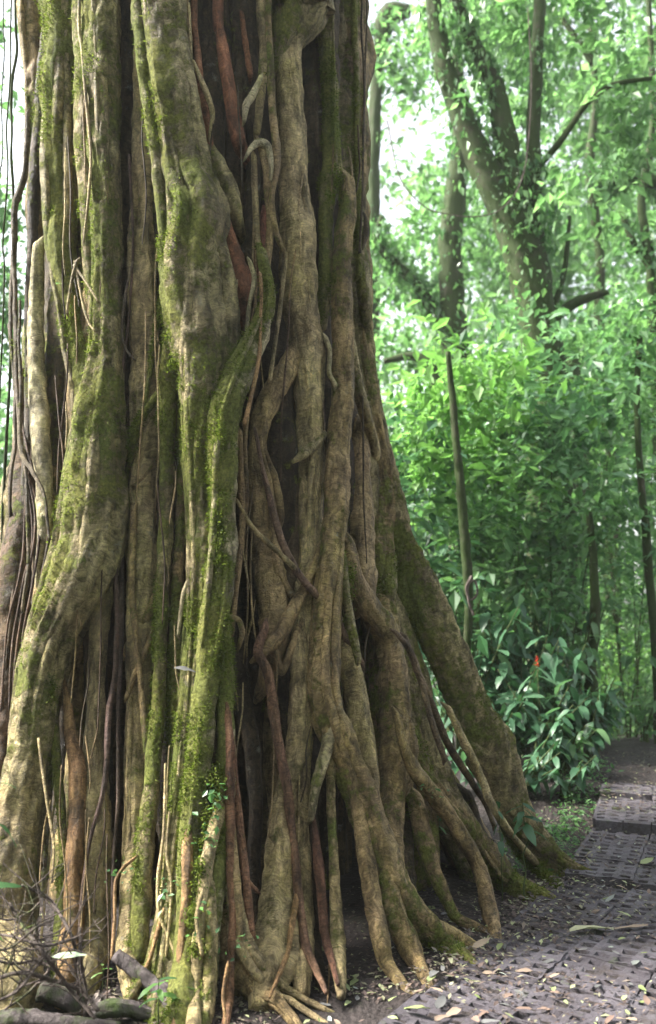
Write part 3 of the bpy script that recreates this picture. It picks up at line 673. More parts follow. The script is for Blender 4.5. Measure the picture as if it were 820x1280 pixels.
# --- upper bulge and central column
root([(372, -5, 36), (371, 15, 33), (364, 40, 24), (354, 62, 13), (346, 84, 5, -.04)], -.04, .55, GREY, knob=.2)
root([(362, 60, 15), (361, 120, 15), (363, 180, 18), (368, 230, 20), (370, 300, 22), (372, 370, 22), (380, 440, 19), (387, 510, 17), (388, 580, 16), (386, 650, 14), (386, 720, 13), (383, 790, 13), (378, 860, 14), (374, 930, 15), (372, 1000, 14), (372, 1090, 14), (374, 1180, 14)], -.04, .12, TAN, up=False, flute=.08, rough=.09, label='smooth grey brown central column')
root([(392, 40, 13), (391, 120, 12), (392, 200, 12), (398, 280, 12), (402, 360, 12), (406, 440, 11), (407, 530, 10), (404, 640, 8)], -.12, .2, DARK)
root([(366, 440, 13), (352, 465, 14), (338, 495, 13), (327, 525, 11), (322, 560, 10), (328, 600, 16), (334, 650, 18), (338, 710, 19), (344, 760, 19), (338, 805, 16), (330, 850, 10, -.14)], -.06, .1, BROWN, up=False, knob=.25, rough=.2)
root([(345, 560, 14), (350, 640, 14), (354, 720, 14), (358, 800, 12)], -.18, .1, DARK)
root([(330, 790, 5), (322, 815, 6), (333, 838, 6), (339, 870, 6), (345, 910, 6), (352, 950, 5.5), (360, 990, 5.5), (366, 1040, 5), (370, 1090, 5), (375, 1140, 5), (382, 1185, 5)], .06, .05, (.2, .12, .09), red=.3, up=False, knob=.15)
root([(374, 745, 5), (374, 800, 9), (376, 870, 12), (372, 940, 13), (360, 980, 12), (352, 1030, 14), (350, 1080, 16), (345, 1130, 20), (340, 1185, 25)], .0, .2, TAN, up=False, flute=.16, rough=.16)
root([(320, 540, 2), (328, 590, 3), (338, 630, 4), (350, 668, 4.5), (364, 700, 5), (380, 726, 5), (400, 748, 4.5), (420, 775, 4.5), (437, 805, 4.5), (452, 828, 3)], .08, .0, (.18, .12, .10), red=.25, name='vine', wob=.4, label='twisting vine crossing the trunk diagonally')
root([(298, 628, 2), (318, 662, 3), (345, 688, 3.4), (366, 708, 4)], .09, .0, TAN, name='vine')
root([(398, 690, 4), (388, 715, 5), (378, 740, 6), (364, 765, 8), (348, 795, 9), (328, 816, 6)], .04, .0, BROWN, red=.1)
root([(352, 720, 4), (366, 745, 5), (380, 742, 5), (392, 715, 4)], .02, 0, BROWN, red=.2, name='vine')
root([(345, 815, 4), (352, 840, 5), (362, 815, 5), (374, 780, 5)], .02, 0, BROWN, name='vine')
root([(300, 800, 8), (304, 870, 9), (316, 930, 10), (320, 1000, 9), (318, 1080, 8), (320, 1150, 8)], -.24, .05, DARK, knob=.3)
root([(383, 566, 6), (394, 556, 6), (404, 545, 4)], .03, .5, GREY, name='root_stub')
root([(366, 560, 12), (368, 640, 12), (366, 730, 12)], -.12, .0, (.14, .10, .07))
# --- right columns
root([(404, 0, 11), (408, 60, 9), (411, 130, 9), (413, 200, 12), (412, 225, 15), (408, 250, 10), (406, 320, 8), (404, 400, 7)], -.02, .7, GREY, knob=.3)
root([(416, 20, 1.6), (418, 120, 2), (420, 200, 2), (424, 232, 3), (430, 260, 2)], .05, .6, GREY, name='vine')
root([(436, 0, 17), (438, 80, 17), (439, 160, 16), (440, 220, 15), (441, 280, 13), (445, 340, 11), (450, 400, 11), (457, 460, 12), (464, 520, 14), (470, 580, 17), (472, 640, 19), (470, 700, 18), (474, 760, 18), (480, 830, 20), (486, 900, 22), (492, 970, 22)], -.06, .5, BROWN, name='buttress_root')
root([(450, 300, 4), (453, 360, 6), (460, 430, 7), (468, 500, 8), (477, 560, 9), (484, 620, 10), (488, 680, 8), (486, 740, 8), (484, 790, 7, -.1)], .02, .6, GREY)
root([(443, 0, 4), (446, 90, 4), (446, 180, 4), (449, 260, 4), (449, 340, 4)], .02, .75, GREY)
root([(432, 235, 9), (430, 300, 11), (427, 360, 12), (427, 430, 12), (426, 500, 12), (421, 560, 13), (418, 620, 14), (414, 680, 15), (410, 740, 17), (408, 800, 18), (410, 860, 20), (422, 910, 20), (436, 955, 18), (454, 1005, 19), (470, 1055, 21), (486, 1095, 22), (506, 1125, 19), (532, 1155, 16), (555, 1178, 14), (580, 1196, 9)], .08, .42, BROWN, name='buttress_root', up=False, knob=.16, rough=.14,
     more=[[(474, 1060, 15, .1, .4), (482, 1105, 15, .1, .5), (496, 1150, 14, .1, .4), (514, 1190, 12, .1, .2), (527, 1212, 8, .1, .1)],
           [(545, 1160, 9, .1, .1), (568, 1168, 7, .1, .1), (586, 1180, 6, .1, .1)]], label='large root sweeping down to the path with splayed toes')
root([(437, 430, 6), (446, 480, 7), (456, 515, 7), (466, 545, 7), (474, 590, 6)], .02, .35, TAN)
root([(408, 425, 3), (412, 440, 3), (411, 465, 3), (418, 480, 3)], .08, .1, PALE, name='vine')
root([(448, 540, 11), (450, 610, 14), (452, 680, 14), (456, 740, 12)], -.06, .1, BROWN)
root([(399, 460, 5), (402, 520, 5), (400, 600, 5), (398, 700, 5), (396, 800, 5), (392, 900, 5)], -.04, .1, (.16, .10, .08), red=.1, name='vine')
root([(416, 880, 7), (411, 915, 8), (403, 950, 7), (394, 985, 6), (389, 1020, 4)], .1, .2, PALE)
root([(415, 920, 6), (414, 980, 6), (415, 1040, 6), (418, 1100, 7), (421, 1150, 8), (422, 1185, 9)], .06, .25, TAN)
root([(432, 945, 7), (446, 990, 8), (453, 1040, 9), (459, 1090, 10), (468, 1140, 10), (476, 1180, 10), (483, 1205, 7)], .12, .2, BROWN, rough=.16)
root([(441, 950, 4), (446, 965, 4), (450, 985, 3)], .12, .1, BROWN, red=.2, name='rootlet')
root([(391, 1015, 1.5), (395, 1045, 4), (399, 1080, 6), (403, 1120, 6), (408, 1175, 5)], .05, .0, (.17, .09, .07), red=.5, name='dead_root')
root([(370, 1130, 4), (365, 1160, 4), (360, 1190, 3)], .08, .05, ORNG, red=.3, name='rootlet')
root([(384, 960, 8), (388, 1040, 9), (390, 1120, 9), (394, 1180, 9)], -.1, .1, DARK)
root([(434, 685, 10), (441, 725, 11), (455, 755, 13), (470, 778, 15), (484, 805, 16), (492, 850, 16), (494, 910, 16), (492, 980, 16), (490, 1050, 16), (492, 1110, 14)], .02, .35, BROWN, name='buttress_root', up=False, knob=.1)
root([(432, 800, 12), (440, 840, 13), (447, 870, 13), (452, 910, 12), (460, 950, 11), (466, 1000, 9)], .04, .1, TAN, up=False, knob=.35)
root([(428, 700, 5), (432, 745, 6), (440, 790, 6), (446, 820, 5)], .1, .75, GREY)
# --- the right-hand buttress
root([(484, 590, 11), (496, 650, 15), (514, 705, 21), (538, 765, 24), (562, 825, 25), (586, 885, 25), (610, 940, 25), (632, 990, 21), (654, 1030, 16), (684, 1062, 10), (714, 1082, 5)], -.02, .56, GREY, name='buttress_root', seg=44, rough=.08, flute=.05,
     more=[[(628, 985, 20), (648, 1035, 18), (664, 1062, 14), (684, 1082, 8)], [(612, 960, 16), (628, 1010, 12), (644, 1050, 9), (664, 1080, 6), (688, 1098, 4)]],
     label='straight leaning buttress root on the right reaching the path', flat=.5)
root([(500, 700, 12), (504, 780, 14), (512, 850, 15), (524, 910, 16), (540, 960, 18), (570, 1010, 15)], -.12, .65, BROWN, name='buttress_root')
root([(486, 800, 12), (500, 870, 16), (512, 940, 20), (524, 1010, 20), (532, 1080, 16)], -.12, .6, BROWN, name='buttress_root')
root([(498, 900, 5), (505, 935, 7), (520, 968, 9), (542, 992, 10), (562, 1015, 10), (580, 1048, 10), (596, 1078, 9), (607, 1110, 9), (612, 1140, 9)], .14, .25, BROWN, up=False, knob=.1)
root([(540, 980, 8), (564, 1010, 12), (590, 1045, 15), (612, 1078, 17), (634, 1102, 15), (658, 1114, 11), (682, 1122, 7)], .06, .55, BROWN, name='buttress_root')
root([(508, 800, 3), (522, 835, 4), (542, 880, 4.5), (562, 925, 4.5), (585, 965, 4), (606, 1000, 3.5), (618, 1030, 3)], .2, .1, (.18, .13, .1), name='vine', wob=.7)
root([(496, 792, 3), (512, 812, 4), (526, 850, 4), (540, 900, 4), (556, 945, 4)], .2, .15, (.18, .13, .1), name='vine', wob=.7)
root([(562, 890, 4), (580, 930, 5), (600, 970, 5), (620, 1015, 5), (645, 1050, 4), (668, 1078, 4)], .25, .15, TAN)
root([(520, 1010, 10), (532, 1060, 10), (546, 1100, 9), (562, 1132, 7), (570, 1146, 6)], .0, .45, BROWN)
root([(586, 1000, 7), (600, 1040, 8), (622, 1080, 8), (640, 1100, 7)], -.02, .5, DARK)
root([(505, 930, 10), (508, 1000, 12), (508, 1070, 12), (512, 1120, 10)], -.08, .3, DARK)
# --- fine roots hanging on the right edge and over the left face
for pts in ([(452, 0, 1.2), (455, 90, 1.3), (454, 180, 1.3), (452, 250, 1.2), (451, 310, 2)], [(458, -3, 1.1), (457, 80, 1.1), (455, 160, 1.1), (453, 230, .8)],
            [(455, 270, 2), (456, 290, 4), (454, 310, 1)]):
    root(pts, .14, .2, DARK, name='hanging_rootlet', wob=1.2)
for pts in ([(100, 0, 2), (104, 60, 2), (108, 120, 2.2), (111, 160, 2), (113, 200, 2), (110, 250, 1.8), (104, 300, 1.4)],
            [(94, 330, 1.5), (102, 370, 1.6), (110, 400, 1.6), (117, 412, 1.2)], [(95, 332, 1.5), (108, 352, 1.4), (122, 376, 1.2)],
            [(96, 328, 2), (90, 350, 2.2), (84, 390, 2)], [(236, 285, 2.4), (234, 330, 2.6), (238, 370, 2.6), (232, 405, 2.2)],
            [(236, 10, 1.4), (240, 90, 1.6), (238, 150, 1.4)], [(83, 505, 1), (84, 530, 1.2), (82, 560, 1)], [(90, 600, 1.2), (96, 630, 1.4), (105, 660, 1.2)],
            [(104, 640, 1.4), (106, 670, 1.6), (110, 700, 1.2)]):
    root(pts, .11, .05, TAN, name='rootlet', wob=.9, red=.3 if pts[0][1] > 500 else 0)
for k in range(85):     # hair-thin rootlets scattered over the face
    x = random.choice([random.uniform(60, 140), random.uniform(175, 300), random.uniform(300, 470)]); y = random.uniform(20, 1050); l = random.uniform(50, 240); dx = random.uniform(-14, 14)
    root([(x, y, .8), (x+dx*.3+random.uniform(-4, 4), y+l*.3, 1.1), (x+dx*.7+random.uniform(-4, 4), y+l*.7, 1.1), (x+dx, y+l, .8)], random.uniform(0, .1), .1, random.choice([TAN, BROWN, DARK]), red=random.choice([0, 0, .5]), name='rootlet', wob=1.5, up=False)

# moss fuzz standing off the mossy faces
MP = np.vstack(MOSS_PTS); wgt = (MP[:, 6]-.45)*(MP[:, 1] < YC+.2)*(MP[:, 2] < 5.8); wgt = np.clip(wgt, 0, None)*np.clip(fbm(MP[:, :3]*7, 3)+.25, 0, 1)
nb = 90000; idx = RNG.choice(len(MP), nb, p=wgt/wgt.sum()); B = MP[idx, :3]+RNG.normal(0, .004, (nb, 3)); nn = MP[idx, 3:6]
d = nn+RNG.normal(0, .55, (nb, 3))+np.array([0, 0, -.15]); d /= np.linalg.norm(d, axis=1)[:, None]
s = np.cross(d, RNG.normal(0, 1, (nb, 3))); s /= np.linalg.norm(s, axis=1)[:, None]
L = RNG.uniform(.006, .026, (nb, 1)); Wd = RNG.uniform(.0014, .0036, (nb, 1))
V = np.stack([B-s*Wd, B+s*Wd, B+d*L], 1).reshape(-1, 3)-np.array([XC, YC, 0])
mo = mesh_obj('moss', V, np.arange(nb*3).reshape(-1, 3), MOSS, fig, False, {'rnd': np.repeat(RNG.uniform(0, 1, nb), 3)}); mo['kind'] = 'stuff'

# thicker cushions of moss and tiny creeping leaves
tf = []
for (x0, x1, y0, y1, o, n) in [(40, 66, 780, 900, .1, 14), (95, 125, 470, 560, .08, 12), (268, 292, 480, 560, .16, 16), (252, 275, 960, 1060, .2, 16), (268, 280, 640, 720, .2, 10), (212, 250, 380, 470, .1, 8), (208, 214, 340, 420, .06, 6), (424, 434, 440, 520, .1, 7), (408, 430, 215, 250, .1, 8), (470, 486, 580, 760, .0, 10), (236, 262, 1080, 1200, .25, 12), (60, 80, 640, 760, .1, 8), (432, 440, 700, 790, .12, 8)]:
    for _ in range(n):
        c, t = hull(random.uniform(x0, x1), random.uniform(y0, y1), o-.02, 3); m = random.randint(60, 150)
        tf.append(c+RNG.normal(0, 1, (m, 3))*np.array([.013, .012, .022])*random.uniform(.6, 1.5))
leaf_cloud('moss_cushion', np.vstack(tf), .011, MOSS, fig, droop=.3, width=.5)['kind'] = 'stuff'
cl = []
for (x, y, o) in [(268, 1000, .24), (262, 1030, .25), (258, 1060, .26), (270, 985, .24), (206, 1110, .15), (250, 1150, .28), (152, 1090, .1), (540, 990, .2), (300, 1180, .2)]:
    c, t = hull(x, y, o, 3); cl.append(c+RNG.normal(0, .03, (16, 3)))
leaf_cloud('creeping_leaves', np.vstack(cl), .026, LEAF_MID, fig, droop=.2, width=.5)['kind'] = 'stuff'

# the limbs and crown above the frame
geos = []; tips = []
for k in range(9):
    a = k*2*PI/9+random.uniform(-.2, .2); el = random.uniform(.5, 1.1); ln = random.uniform(3.5, 5.5)
    p0 = np.array([XC+.5*math.cos(a), YC+.5*math.sin(a), 7.9]); P = [p0]; dirv = np.array([math.cos(a)*math.cos(el), math.sin(a)*math.cos(el), math.sin(el)])
    for q in range(1, 5): P.append(p0+dirv*ln*q/4+RNG.normal(0, .15, 3)+np.array([0, 0, -.05*q*q]))
    geos.append(tube_geo(P, [.3, .24, .17, .11, .05], 12, .15, (0, 0, 1), .15, .1, .2, seed=k)); tips += [P[2], P[3], P[4]]
V, F, uv, ex, nv = join(geos)
keep(mesh_obj('limbs', V, F, DARKTRUNK), fig)
pts = np.vstack([clumps(p, (1.0, 1.0, .7), 12, 14, .22) for p in tips])
pts = pts[(pts[:, 1] > 3.2) | (pts[:, 2] > 9.0)]
leaf_cloud('crown', pts, .2, LEAF_MID, fig)

# small leaves growing on or caught by the fig
def near_leaf(root_, loc, size, yaw, pitch, me, roll=0):
    o = bpy.data.objects.new('leaf', me); COL.objects.link(o)
    o.parent = root_; o.location = Vector(loc)-root_.location
    o.rotation_euler = (roll, pitch, yaw); o.scale = (size, size, size); return o
LM = [leaf_mesh('leaf', LEAF_DARK, seed=s, Wd=.36+.06*s, droop=.15+.1*s, nseg=6) for s in range(3)]
LMB = [leaf_mesh('leaf', LEAF_YEL, seed=s, Wd=.4, droop=.2+.1*s, nseg=6) for s in range(2)]
LMM = [leaf_mesh('leaf', LEAF_MID, seed=s, Wd=.34+.08*s, droop=.2+.15*s, nseg=6) for s in range(3)]
def stem_geo(P, r0, r1, seg=7): return tube_geo(P, np.linspace(r0, r1, len(P)), seg, .03, (1, 0, 0), .05, .0, .2, seed=random.random()*50)

def ground_at(px, py):
    d = ray(px, py); ts = np.arange(1.5, 30, .02); P = np.array([0, 0, CAMZ])+ts[:, None]*d
    k = np.argmax(P[:, 2] < gz(P[:, 0], P[:, 1])); return P[k]
def seedling(name, base, h, nleaf, lsize, meshes, label, cat='plant', group=None, lean=(0, 0), pairs=True, droop=.3, r0=.004, leaves_at=.35, face=None):
    rt = empty(name, base, label, cat, group); rr = random.Random(sum(map(ord, label)) % 1000 + int(base[0]*100))
    n = 6; P = [np.array(base)+np.array([lean[0]*(k/n)**1.5+rr.uniform(-.01, .01)*h*4*(k > 0), lean[1]*(k/n)**1.5, h*k/n]) for k in range(n+1)]
    V, F, uv, ex, nv = stem_geo(P, r0, r0*.4); keep(mesh_obj('stem', V, F, STEM), rt)
    P = np.array(P); yaw = rr.uniform(0, 6.28)
    for k in range(nleaf):
        f = leaves_at+(1-leaves_at)*(k+1)/nleaf; i = min(int(f*n), n-1); p = P[i]+(P[i+1]-P[i])*(f*n-i)
        yaw += 2.4+rr.uniform(-.3, .3)
        near_leaf(rt, p, lsize*rr.uniform(.7, 1.2)*(1.1-.3*f), yaw, droop+rr.uniform(-.35, .35), rr.choice(meshes), rr.uniform(-.3, .3))
    return rt

# ---- seedlings round the fig
p = hull(655, 1040, .18, 2)[0]
p = at(658, 1062, 4.85)
seedling('seedling', (p[0], p[1], 0), .52, 11, .125, [LM[0], LM[2]], 'drooping dark green seedling growing beside the foot of the leaning right buttress root', leaves_at=.72, droop=.3, r0=.005)
p = ground_at(545, 1110); p[1] += .1
seedling('seedling', (p[0], p[1], .02), .42, 6, .07, LMM, 'tiny thin green seedling in the dark hollow between two right buttress roots', lean=(.05, 0), leaves_at=.6, droop=.0, r0=.0025)
p = ground_at(628, 1128); p[2] = .02
seedling('seedling', p, .5, 5, .085, LM, 'thin climbing seedling with small heart shaped leaves before the mossy right toe root', leaves_at=.5, droop=.9, r0=.003)
b = ground_at(196, 1285)
seedling('seedling', b, .17, 7, .11, [LMB[0], LMM[0], LMB[1]], 'fresh bright green seedling in front of the logs at the bottom left', leaves_at=.55, droop=-.1)
b = ground_at(128, 1240)
seedling('seedling', b, .10, 3, .05, LMB, 'tiny pale seedling under the broken log at the bottom left', leaves_at=.6, droop=-.1, r0=.002)
b = ground_at(235, 1275); b[0] -= .02
seedling('seedling', b, .12, 5, .085, LMB, 'small yellow green seedling against the pale root feet at the bottom', leaves_at=.5, droop=.1)
# leaves entering at the left edge from a plant beside the camera's left
p = at(-60, 1110, 3.2)
seedling('young_plant', (p[0], p[1], 0), 1.0, 16, .13, LMB+LMM, 'young plant with pointed leaves reaching in at the left edge', leaves_at=.3, droop=.1, lean=(.16, 0))
def stuck(name, px, py, o, size, yaw, pitch, me, label, roll=.4):
    c, t = hull(px, py, o, 1)
    ob = bpy.data.objects.new(name, me); COL.objects.link(ob); ob.location = c; ob.rotation_euler = (roll, pitch, yaw); ob.scale = (size,)*3
    return tag(ob, label, 'leaf')
stuck('caught_leaf', 217, 835, .12, .10, .05, -.05, leaf_mesh('caught_leaf', FALL_G, seed=3, Wd=.34, nseg=6), 'pale grey green leaf caught on the mossy roots at mid height')
stuck('caught_leaf', 70, 355, .14, .05, 1.2, -.6, leaf_mesh('caught_leaf', LEAF_YEL, seed=4, Wd=.5, nseg=5), 'tiny bright green leaf high on the left pillar roots')

# ---- hanging vines in the bright gap at the far left, roots reaching the ground
def vine_thing(pts, Y, r, label, name='hanging_vine', mat=DARKTRUNK, top=None, bottom=None):
    P = [at(x, y, Y) for x, y in pts]
    if top: P = [P[0]+np.array([.05, 0, top]), P[0]+np.array([0.02, 0, top*.5])]+P
    if bottom is not None: P = P+[np.array([P[-1][0]-.05, P[-1][1], float(gz(P[-1][0], P[-1][1]))-.05])]
    V, F, uv, ex, nv = tube_geo(P, np.full(len(P), r), 8, .04, (0, -1, 0), .25, .1, .9, seed=random.random()*60, knob=.3)
    o = mesh_obj(name, V-P[-1], F, mat); o.location = P[-1]; return tag(o, label, 'vine')
vine_thing([(14, 0), (13, 80), (9, 150), (10, 220), (4, 300), (3, 420)], 5.2, .005, 'thin dark vine hanging in the bright gap left of the fig', top=3, bottom=0)
vine_thing([(20, 0), (21, 60), (15, 110), (14, 190), (17, 260), (18, 330)], 5.3, .008, 'knotty vine hanging closest to the left side of the fig', top=3, bottom=0)
vine_thing([(5, 0), (6, 60), (2, 130), (3, 200), (-4, 300)], 5.6, .004, 'hair thin vine hanging at the very left edge', top=3, bottom=0)

# ---- dead brush and logs, bottom left
def log_thing(name, P, R, label, cat='log', mat=LOG, seg=16, twigs=None, group=None):
    rt = empty(name, (P[0][0], P[0][1], P[0][2]), label, cat, group)
    V, F, uv, ex, nv = tube_geo(P, R, seg, .015, (0, -1, .3), .14, .12, .25, seed=random.random()*70, knob=.15)
    keep(mesh_obj('stem' if twigs else 'wood', V, F, mat), rt)
    for (Pt, Rt) in (twigs or []):
        V, F, uv, ex, nv = tube_geo(Pt, Rt, 6, .02, (0, -1, .3), .15, .1, .8, seed=random.random()*70, knob=.3)
        keep(mesh_obj('twig', V, F, mat), rt)
    return rt
def pz(px, py, Y): return at(px, py, Y)
log_thing('fallen_log', [pz(143, 1196, 3.75), pz(168, 1216, 3.72), pz(190, 1232, 3.7), pz(207, 1244, 3.65), pz(214, 1262, 3.6), pz(212, 1290, 3.55)], [.024, .027, .026, .027, .025, .024], 'bent grey broken log leaning beside the pale root feet')
log_thing('fallen_log', [pz(92, 1245, 3.8), pz(112, 1228, 3.9), pz(135, 1222, 4.0), pz(160, 1226, 4.1)], [.03, .038, .04, .034], 'black rotten log lying at the mouth of the dark cleft')
log_thing('fallen_log', [pz(116, 1268, 3.55), pz(140, 1262, 3.55), pz(170, 1264, 3.58), pz(200, 1272, 3.6)], [.026, .026, .024, .02], 'short dark log lying in front of the bent broken log')
log_thing('fallen_log', [pz(-20, 1282, 3.45), pz(30, 1276, 3.45), pz(80, 1278, 3.45), pz(150, 1283, 3.45)], [.03, .028, .022, .016], 'long thin black log along the bottom edge')
log_thing('fallen_log', [pz(52, 1240, 3.6), pz(70, 1244, 3.6), pz(88, 1252, 3.6), pz(98, 1262, 3.6)], [.036, .036, .034, .03], 'stubby grey log end under the dead twigs')
log_thing('fallen_log', [pz(-10, 1248, 3.7), pz(14, 1252, 3.7), pz(34, 1262, 3.65)], [.05, .05, .04], 'mossy rotten log at the bottom left corner')
def twig_set(P, n, ln, r, seedv, spread=1.):
    rr = random.Random(seedv); out = []; P = np.array(P)
    for k in range(n):
        f = (k+.7)/(n+.4)*(len(P)-1); i = min(int(f), len(P)-2); p = P[i]+(P[i+1]-P[i])*(f-i)
        d = np.array([rr.uniform(-1, .6)*spread, rr.uniform(-.5, .5), rr.uniform(-.25, .8)]); d /= np.linalg.norm(d)+1e-6
        l = ln*rr.uniform(.5, 1.3); q = [p]; 
        for s in range(1, 4):
            d = d+np.array([rr.uniform(-.3, .3), rr.uniform(-.2, .2), rr.uniform(-.3, .3)]); q.append(q[-1]+d/np.linalg.norm(d)*l/3)
        out.append((q, [r, r*.8, r*.6, r*.35]))
        if rr.random() < .8:
            d2 = d+np.array([rr.uniform(-.8, .8), 0, rr.uniform(-.6, .6)]); a = q[1+rr.randint(0, 1)]
            out.append(([a, a+d2/np.linalg.norm(d2)*l*.25, a+d2/np.linalg.norm(d2)*l*.45+np.array([0, 0, .01])], [r*.6, r*.5, r*.3]))
    return out
br = [
 ([(28, 1106), (60, 1122), (78, 1148), (92, 1176), (97, 1210), (98, 1250)], 3.45, 6, 'arching grey dead branch rising highest above the brush pile', .0062),
 ([(12, 1128), (30, 1158), (52, 1190), (70, 1214), (90, 1240), (118, 1272)], 3.35, 8, 'dead branch slanting down to the right across the brush pile', .0065),
 ([(-20, 1165), (20, 1172), (58, 1182), (96, 1172)], 3.3, 7, 'thin dead branch lying level across the middle of the brush pile', .0045),
 ([(-20, 1230), (25, 1216), (60, 1224), (100, 1238), (122, 1262)], 3.3, 8, 'low dark dead branch at the front of the brush pile', .007),
 ([(-20, 1196), (16, 1205), (48, 1202), (80, 1222)], 3.4, 9, 'many twigged dead branch filling the left of the brush pile', .0045),
 ([(6, 1262), (38, 1238), (66, 1205), (84, 1158)], 3.5, 7, 'dead branch leaning up to the right behind the brush pile', .005),
 ([(-20, 1140), (10, 1150), (36, 1140), (50, 1128)], 3.4, 6, 'fine dead branch poking out at the upper left of the brush pile', .0035),
 ([(104, 1278), (108, 1240), (102, 1205), (100, 1160)], 3.45, 4, 'upright mossy stick at the right of the brush pile', .005),
 ([(-30, 1185), (10, 1186), (44, 1160), (66, 1150)], 3.2, 8, 'pale forked dead branch nearest the camera in the brush pile', .0038),
 ([(-30, 1260), (20, 1240), (44, 1210), (60, 1190)], 3.25, 8, 'brown forked dead branch low in the left corner of the brush pile', .0045),
]
for k, (pp, Y, nt_, lab, r) in enumerate(br):
    P = [at(x, y, Y+.1*math.sin(q*1.7+k)) for q, (x, y) in enumerate(pp)]
    log_thing('dead_branch', P, [r*.75]+[r]*(len(P)-1), lab, 'branch', TWIG, 8, twig_set(P, nt_+4, .2, r*.5, k))
# white leaf lying on the brush
o = bpy.data.objects.new('pale_leaf', leaf_mesh('pale_leaf', FALL_G, seed=9, Wd=.34, nseg=6, droop=.05)); COL.objects.link(o)
o.location = at(64, 1196, 3.3); o.rotation_euler = (.35, -.08, .05); o.scale = (.12,)*3; tag(o, 'pale green leaf lying on top of the dead brush pile', 'leaf')
ml = newmat('pale_leaf_surface'); princ(ml[1], ml[2], (.42, .52, .36), .5); o.data.materials[0] = ml[0]
# stick on the ground near the front roots
P = [ground_at(262, 1284), ground_at(285, 1262), ground_at(310, 1248), ground_at(330, 1250)]
log_thing('fallen_stick', [p+np.array([0, 0, .01]) for p in P], [.009, .009, .008, .005], 'dark crooked stick lying on the soil right of the pillar root feet', 'stick', TWIG, 8)

# ---- fallen leaves on path and soil
PATH_Z = lambda x, y: None
dg = None
def drop_z(x, y):                       # paver surface or soil
    a = gz(x, y); z = float(a)
    if y < 5.25 and x > .1+.70*(y-3.6): z = max(z, .05)
    elif 5.25 <= y < 6.2 and x > 1.32+.44*(y-5.25): z = max(z, .07)
    elif 6.2 <= y < 7.2 and x > 1.76+.36*(y-6.2): z = max(z, .133+.03*(y-6.2))
    return z+.006
FL = {}
for nm, mt in (('yellow green', FALL_Y), ('brown', FALL_B), ('grey', FALL_G)):
    FL[nm] = [leaf_mesh('fallen_leaf', mt, seed=s, Wd=.32+.07*s, droop=-.06+.08*s, fold=.25, nseg=5) for s in range(4)]
def fallen(px, py, size, kind, yaw=None, label=None, group=None):
    p = ground_at(px, py); x, y = p[0], p[1]; z = drop_z(x, y)
    t = (z-CAMZ)/(p[2]-CAMZ) if p[2] != CAMZ else 1; x, y = x*t, y*t
    o = bpy.data.objects.new('fallen_leaf', random.choice(FL[kind])); COL.objects.link(o)
    yw = random.uniform(0, 6.28) if yaw is None else yaw
    o.location = (x, y, drop_z(x, y)+.004); o.rotation_euler = (random.gauss(0, .22), random.gauss(0, .16), yw); o.scale = (size, size*random.uniform(.85, 1.2), size)
    where = 'on the concrete grid path' if z > float(gz(x, y))+.02 else 'on the dark soil beside the fig roots'
    tag(o, label or 'small %s fallen leaf lying %s' % (kind, where), 'leaf', group if group is not None else (None if label else 'small %s fallen leaves %s' % (kind, where)))
    return o
fallen(712, 1164, .21, 'yellow green', .05, 'long yellow green fallen leaf, largest on the path')
fallen(768, 1162, .16, 'brown', .0, 'pinkish brown fallen leaf touching the longest green leaf on the path')
fallen(384, 1187, .17, 'yellow green', -.1, 'large yellow green fallen leaf at the foot of the central column')
fallen(800, 1080, .12, 'yellow green', .5, 'broad pale fallen leaf at the right end of the lower step')
fallen(600, 1150, .13, 'grey', .1, 'pale green grey leaf beside the right toe root')
fallen(535, 1228, .10, 'yellow green', 1.2, 'curled pale leaf just in front of the splayed toe roots')
fallen(505, 1262, .12, 'yellow green', -.6, 'green and brown leaf on the path corner at the bottom')
fallen(545, 1262, .13, 'grey', 1.1, 'upright folded pale leaf near the bottom edge of the path')
fallen(590, 1185, .10, 'brown', .4, 'reddish leaf lying between the toe root and the path')
rr = random.Random(3); cnt = 0
while cnt < 210:
    px = rr.uniform(255, 830); py = rr.uniform(1000, 1285)
    if px < 470 and py < 1195: continue
    if px < 700 and py < 1130+(700-px)*.35-60: continue
    if py < 1040 and px < 730 and rr.random() < .4: continue
    kind = rr.choices(['yellow green', 'brown', 'grey'], [4, 5, 3])[0]
    fallen(px, py, rr.choice([.025, .03, .04, .05, .06, .075]), kind); cnt += 1
# litter too small to pick apart
n = 26000; X = RNG.uniform(-1.6, 4, n); Y = 2.7+5.6*RNG.uniform(0, 1, n)**1.1
ta = RNG.uniform(-2.4, .3, 7000); tr = RNG.normal(1.95, .22, 7000); X = np.concatenate([X, XC+tr*np.cos(ta)]); Y = np.concatenate([Y, YC+tr*np.sin(ta)]); n = len(X)
keepm = (np.hypot(X-XC, Y-YC) > 1.0)&(vn(np.stack([X*2.2, Y*2.2, X*0], 1)) > -.45+.6*((X > .1+.70*(Y-3.6)))*RNG.uniform(0, 1, n)); X, Y = X[keepm], Y[keepm]; n = len(X)
Z = np.array([drop_z(x, y) for x, y in zip(X, Y)])-.002+RNG.uniform(0, .006, n)
LV, LF = leaf_shape(nseg=2, Wd=.6, droop=.1)
az = RNG.uniform(0, 2*PI, n); sc = RNG.uniform(.008, .034, n)*(RNG.uniform(0, 1, n)**.7+.3)
tl = RNG.normal(0, .35, n)
VX = (LV[None, :, 0]*np.cos(az)[:, None]-LV[None, :, 1]*np.sin(az)[:, None])*sc[:, None]; VY = (LV[None, :, 0]*np.sin(az)[:, None]+LV[None, :, 1]*np.cos(az)[:, None])*sc[:, None]
VZ = (LV[None, :, 2]+LV[None, :, 0]*tl[:, None])*sc[:, None]
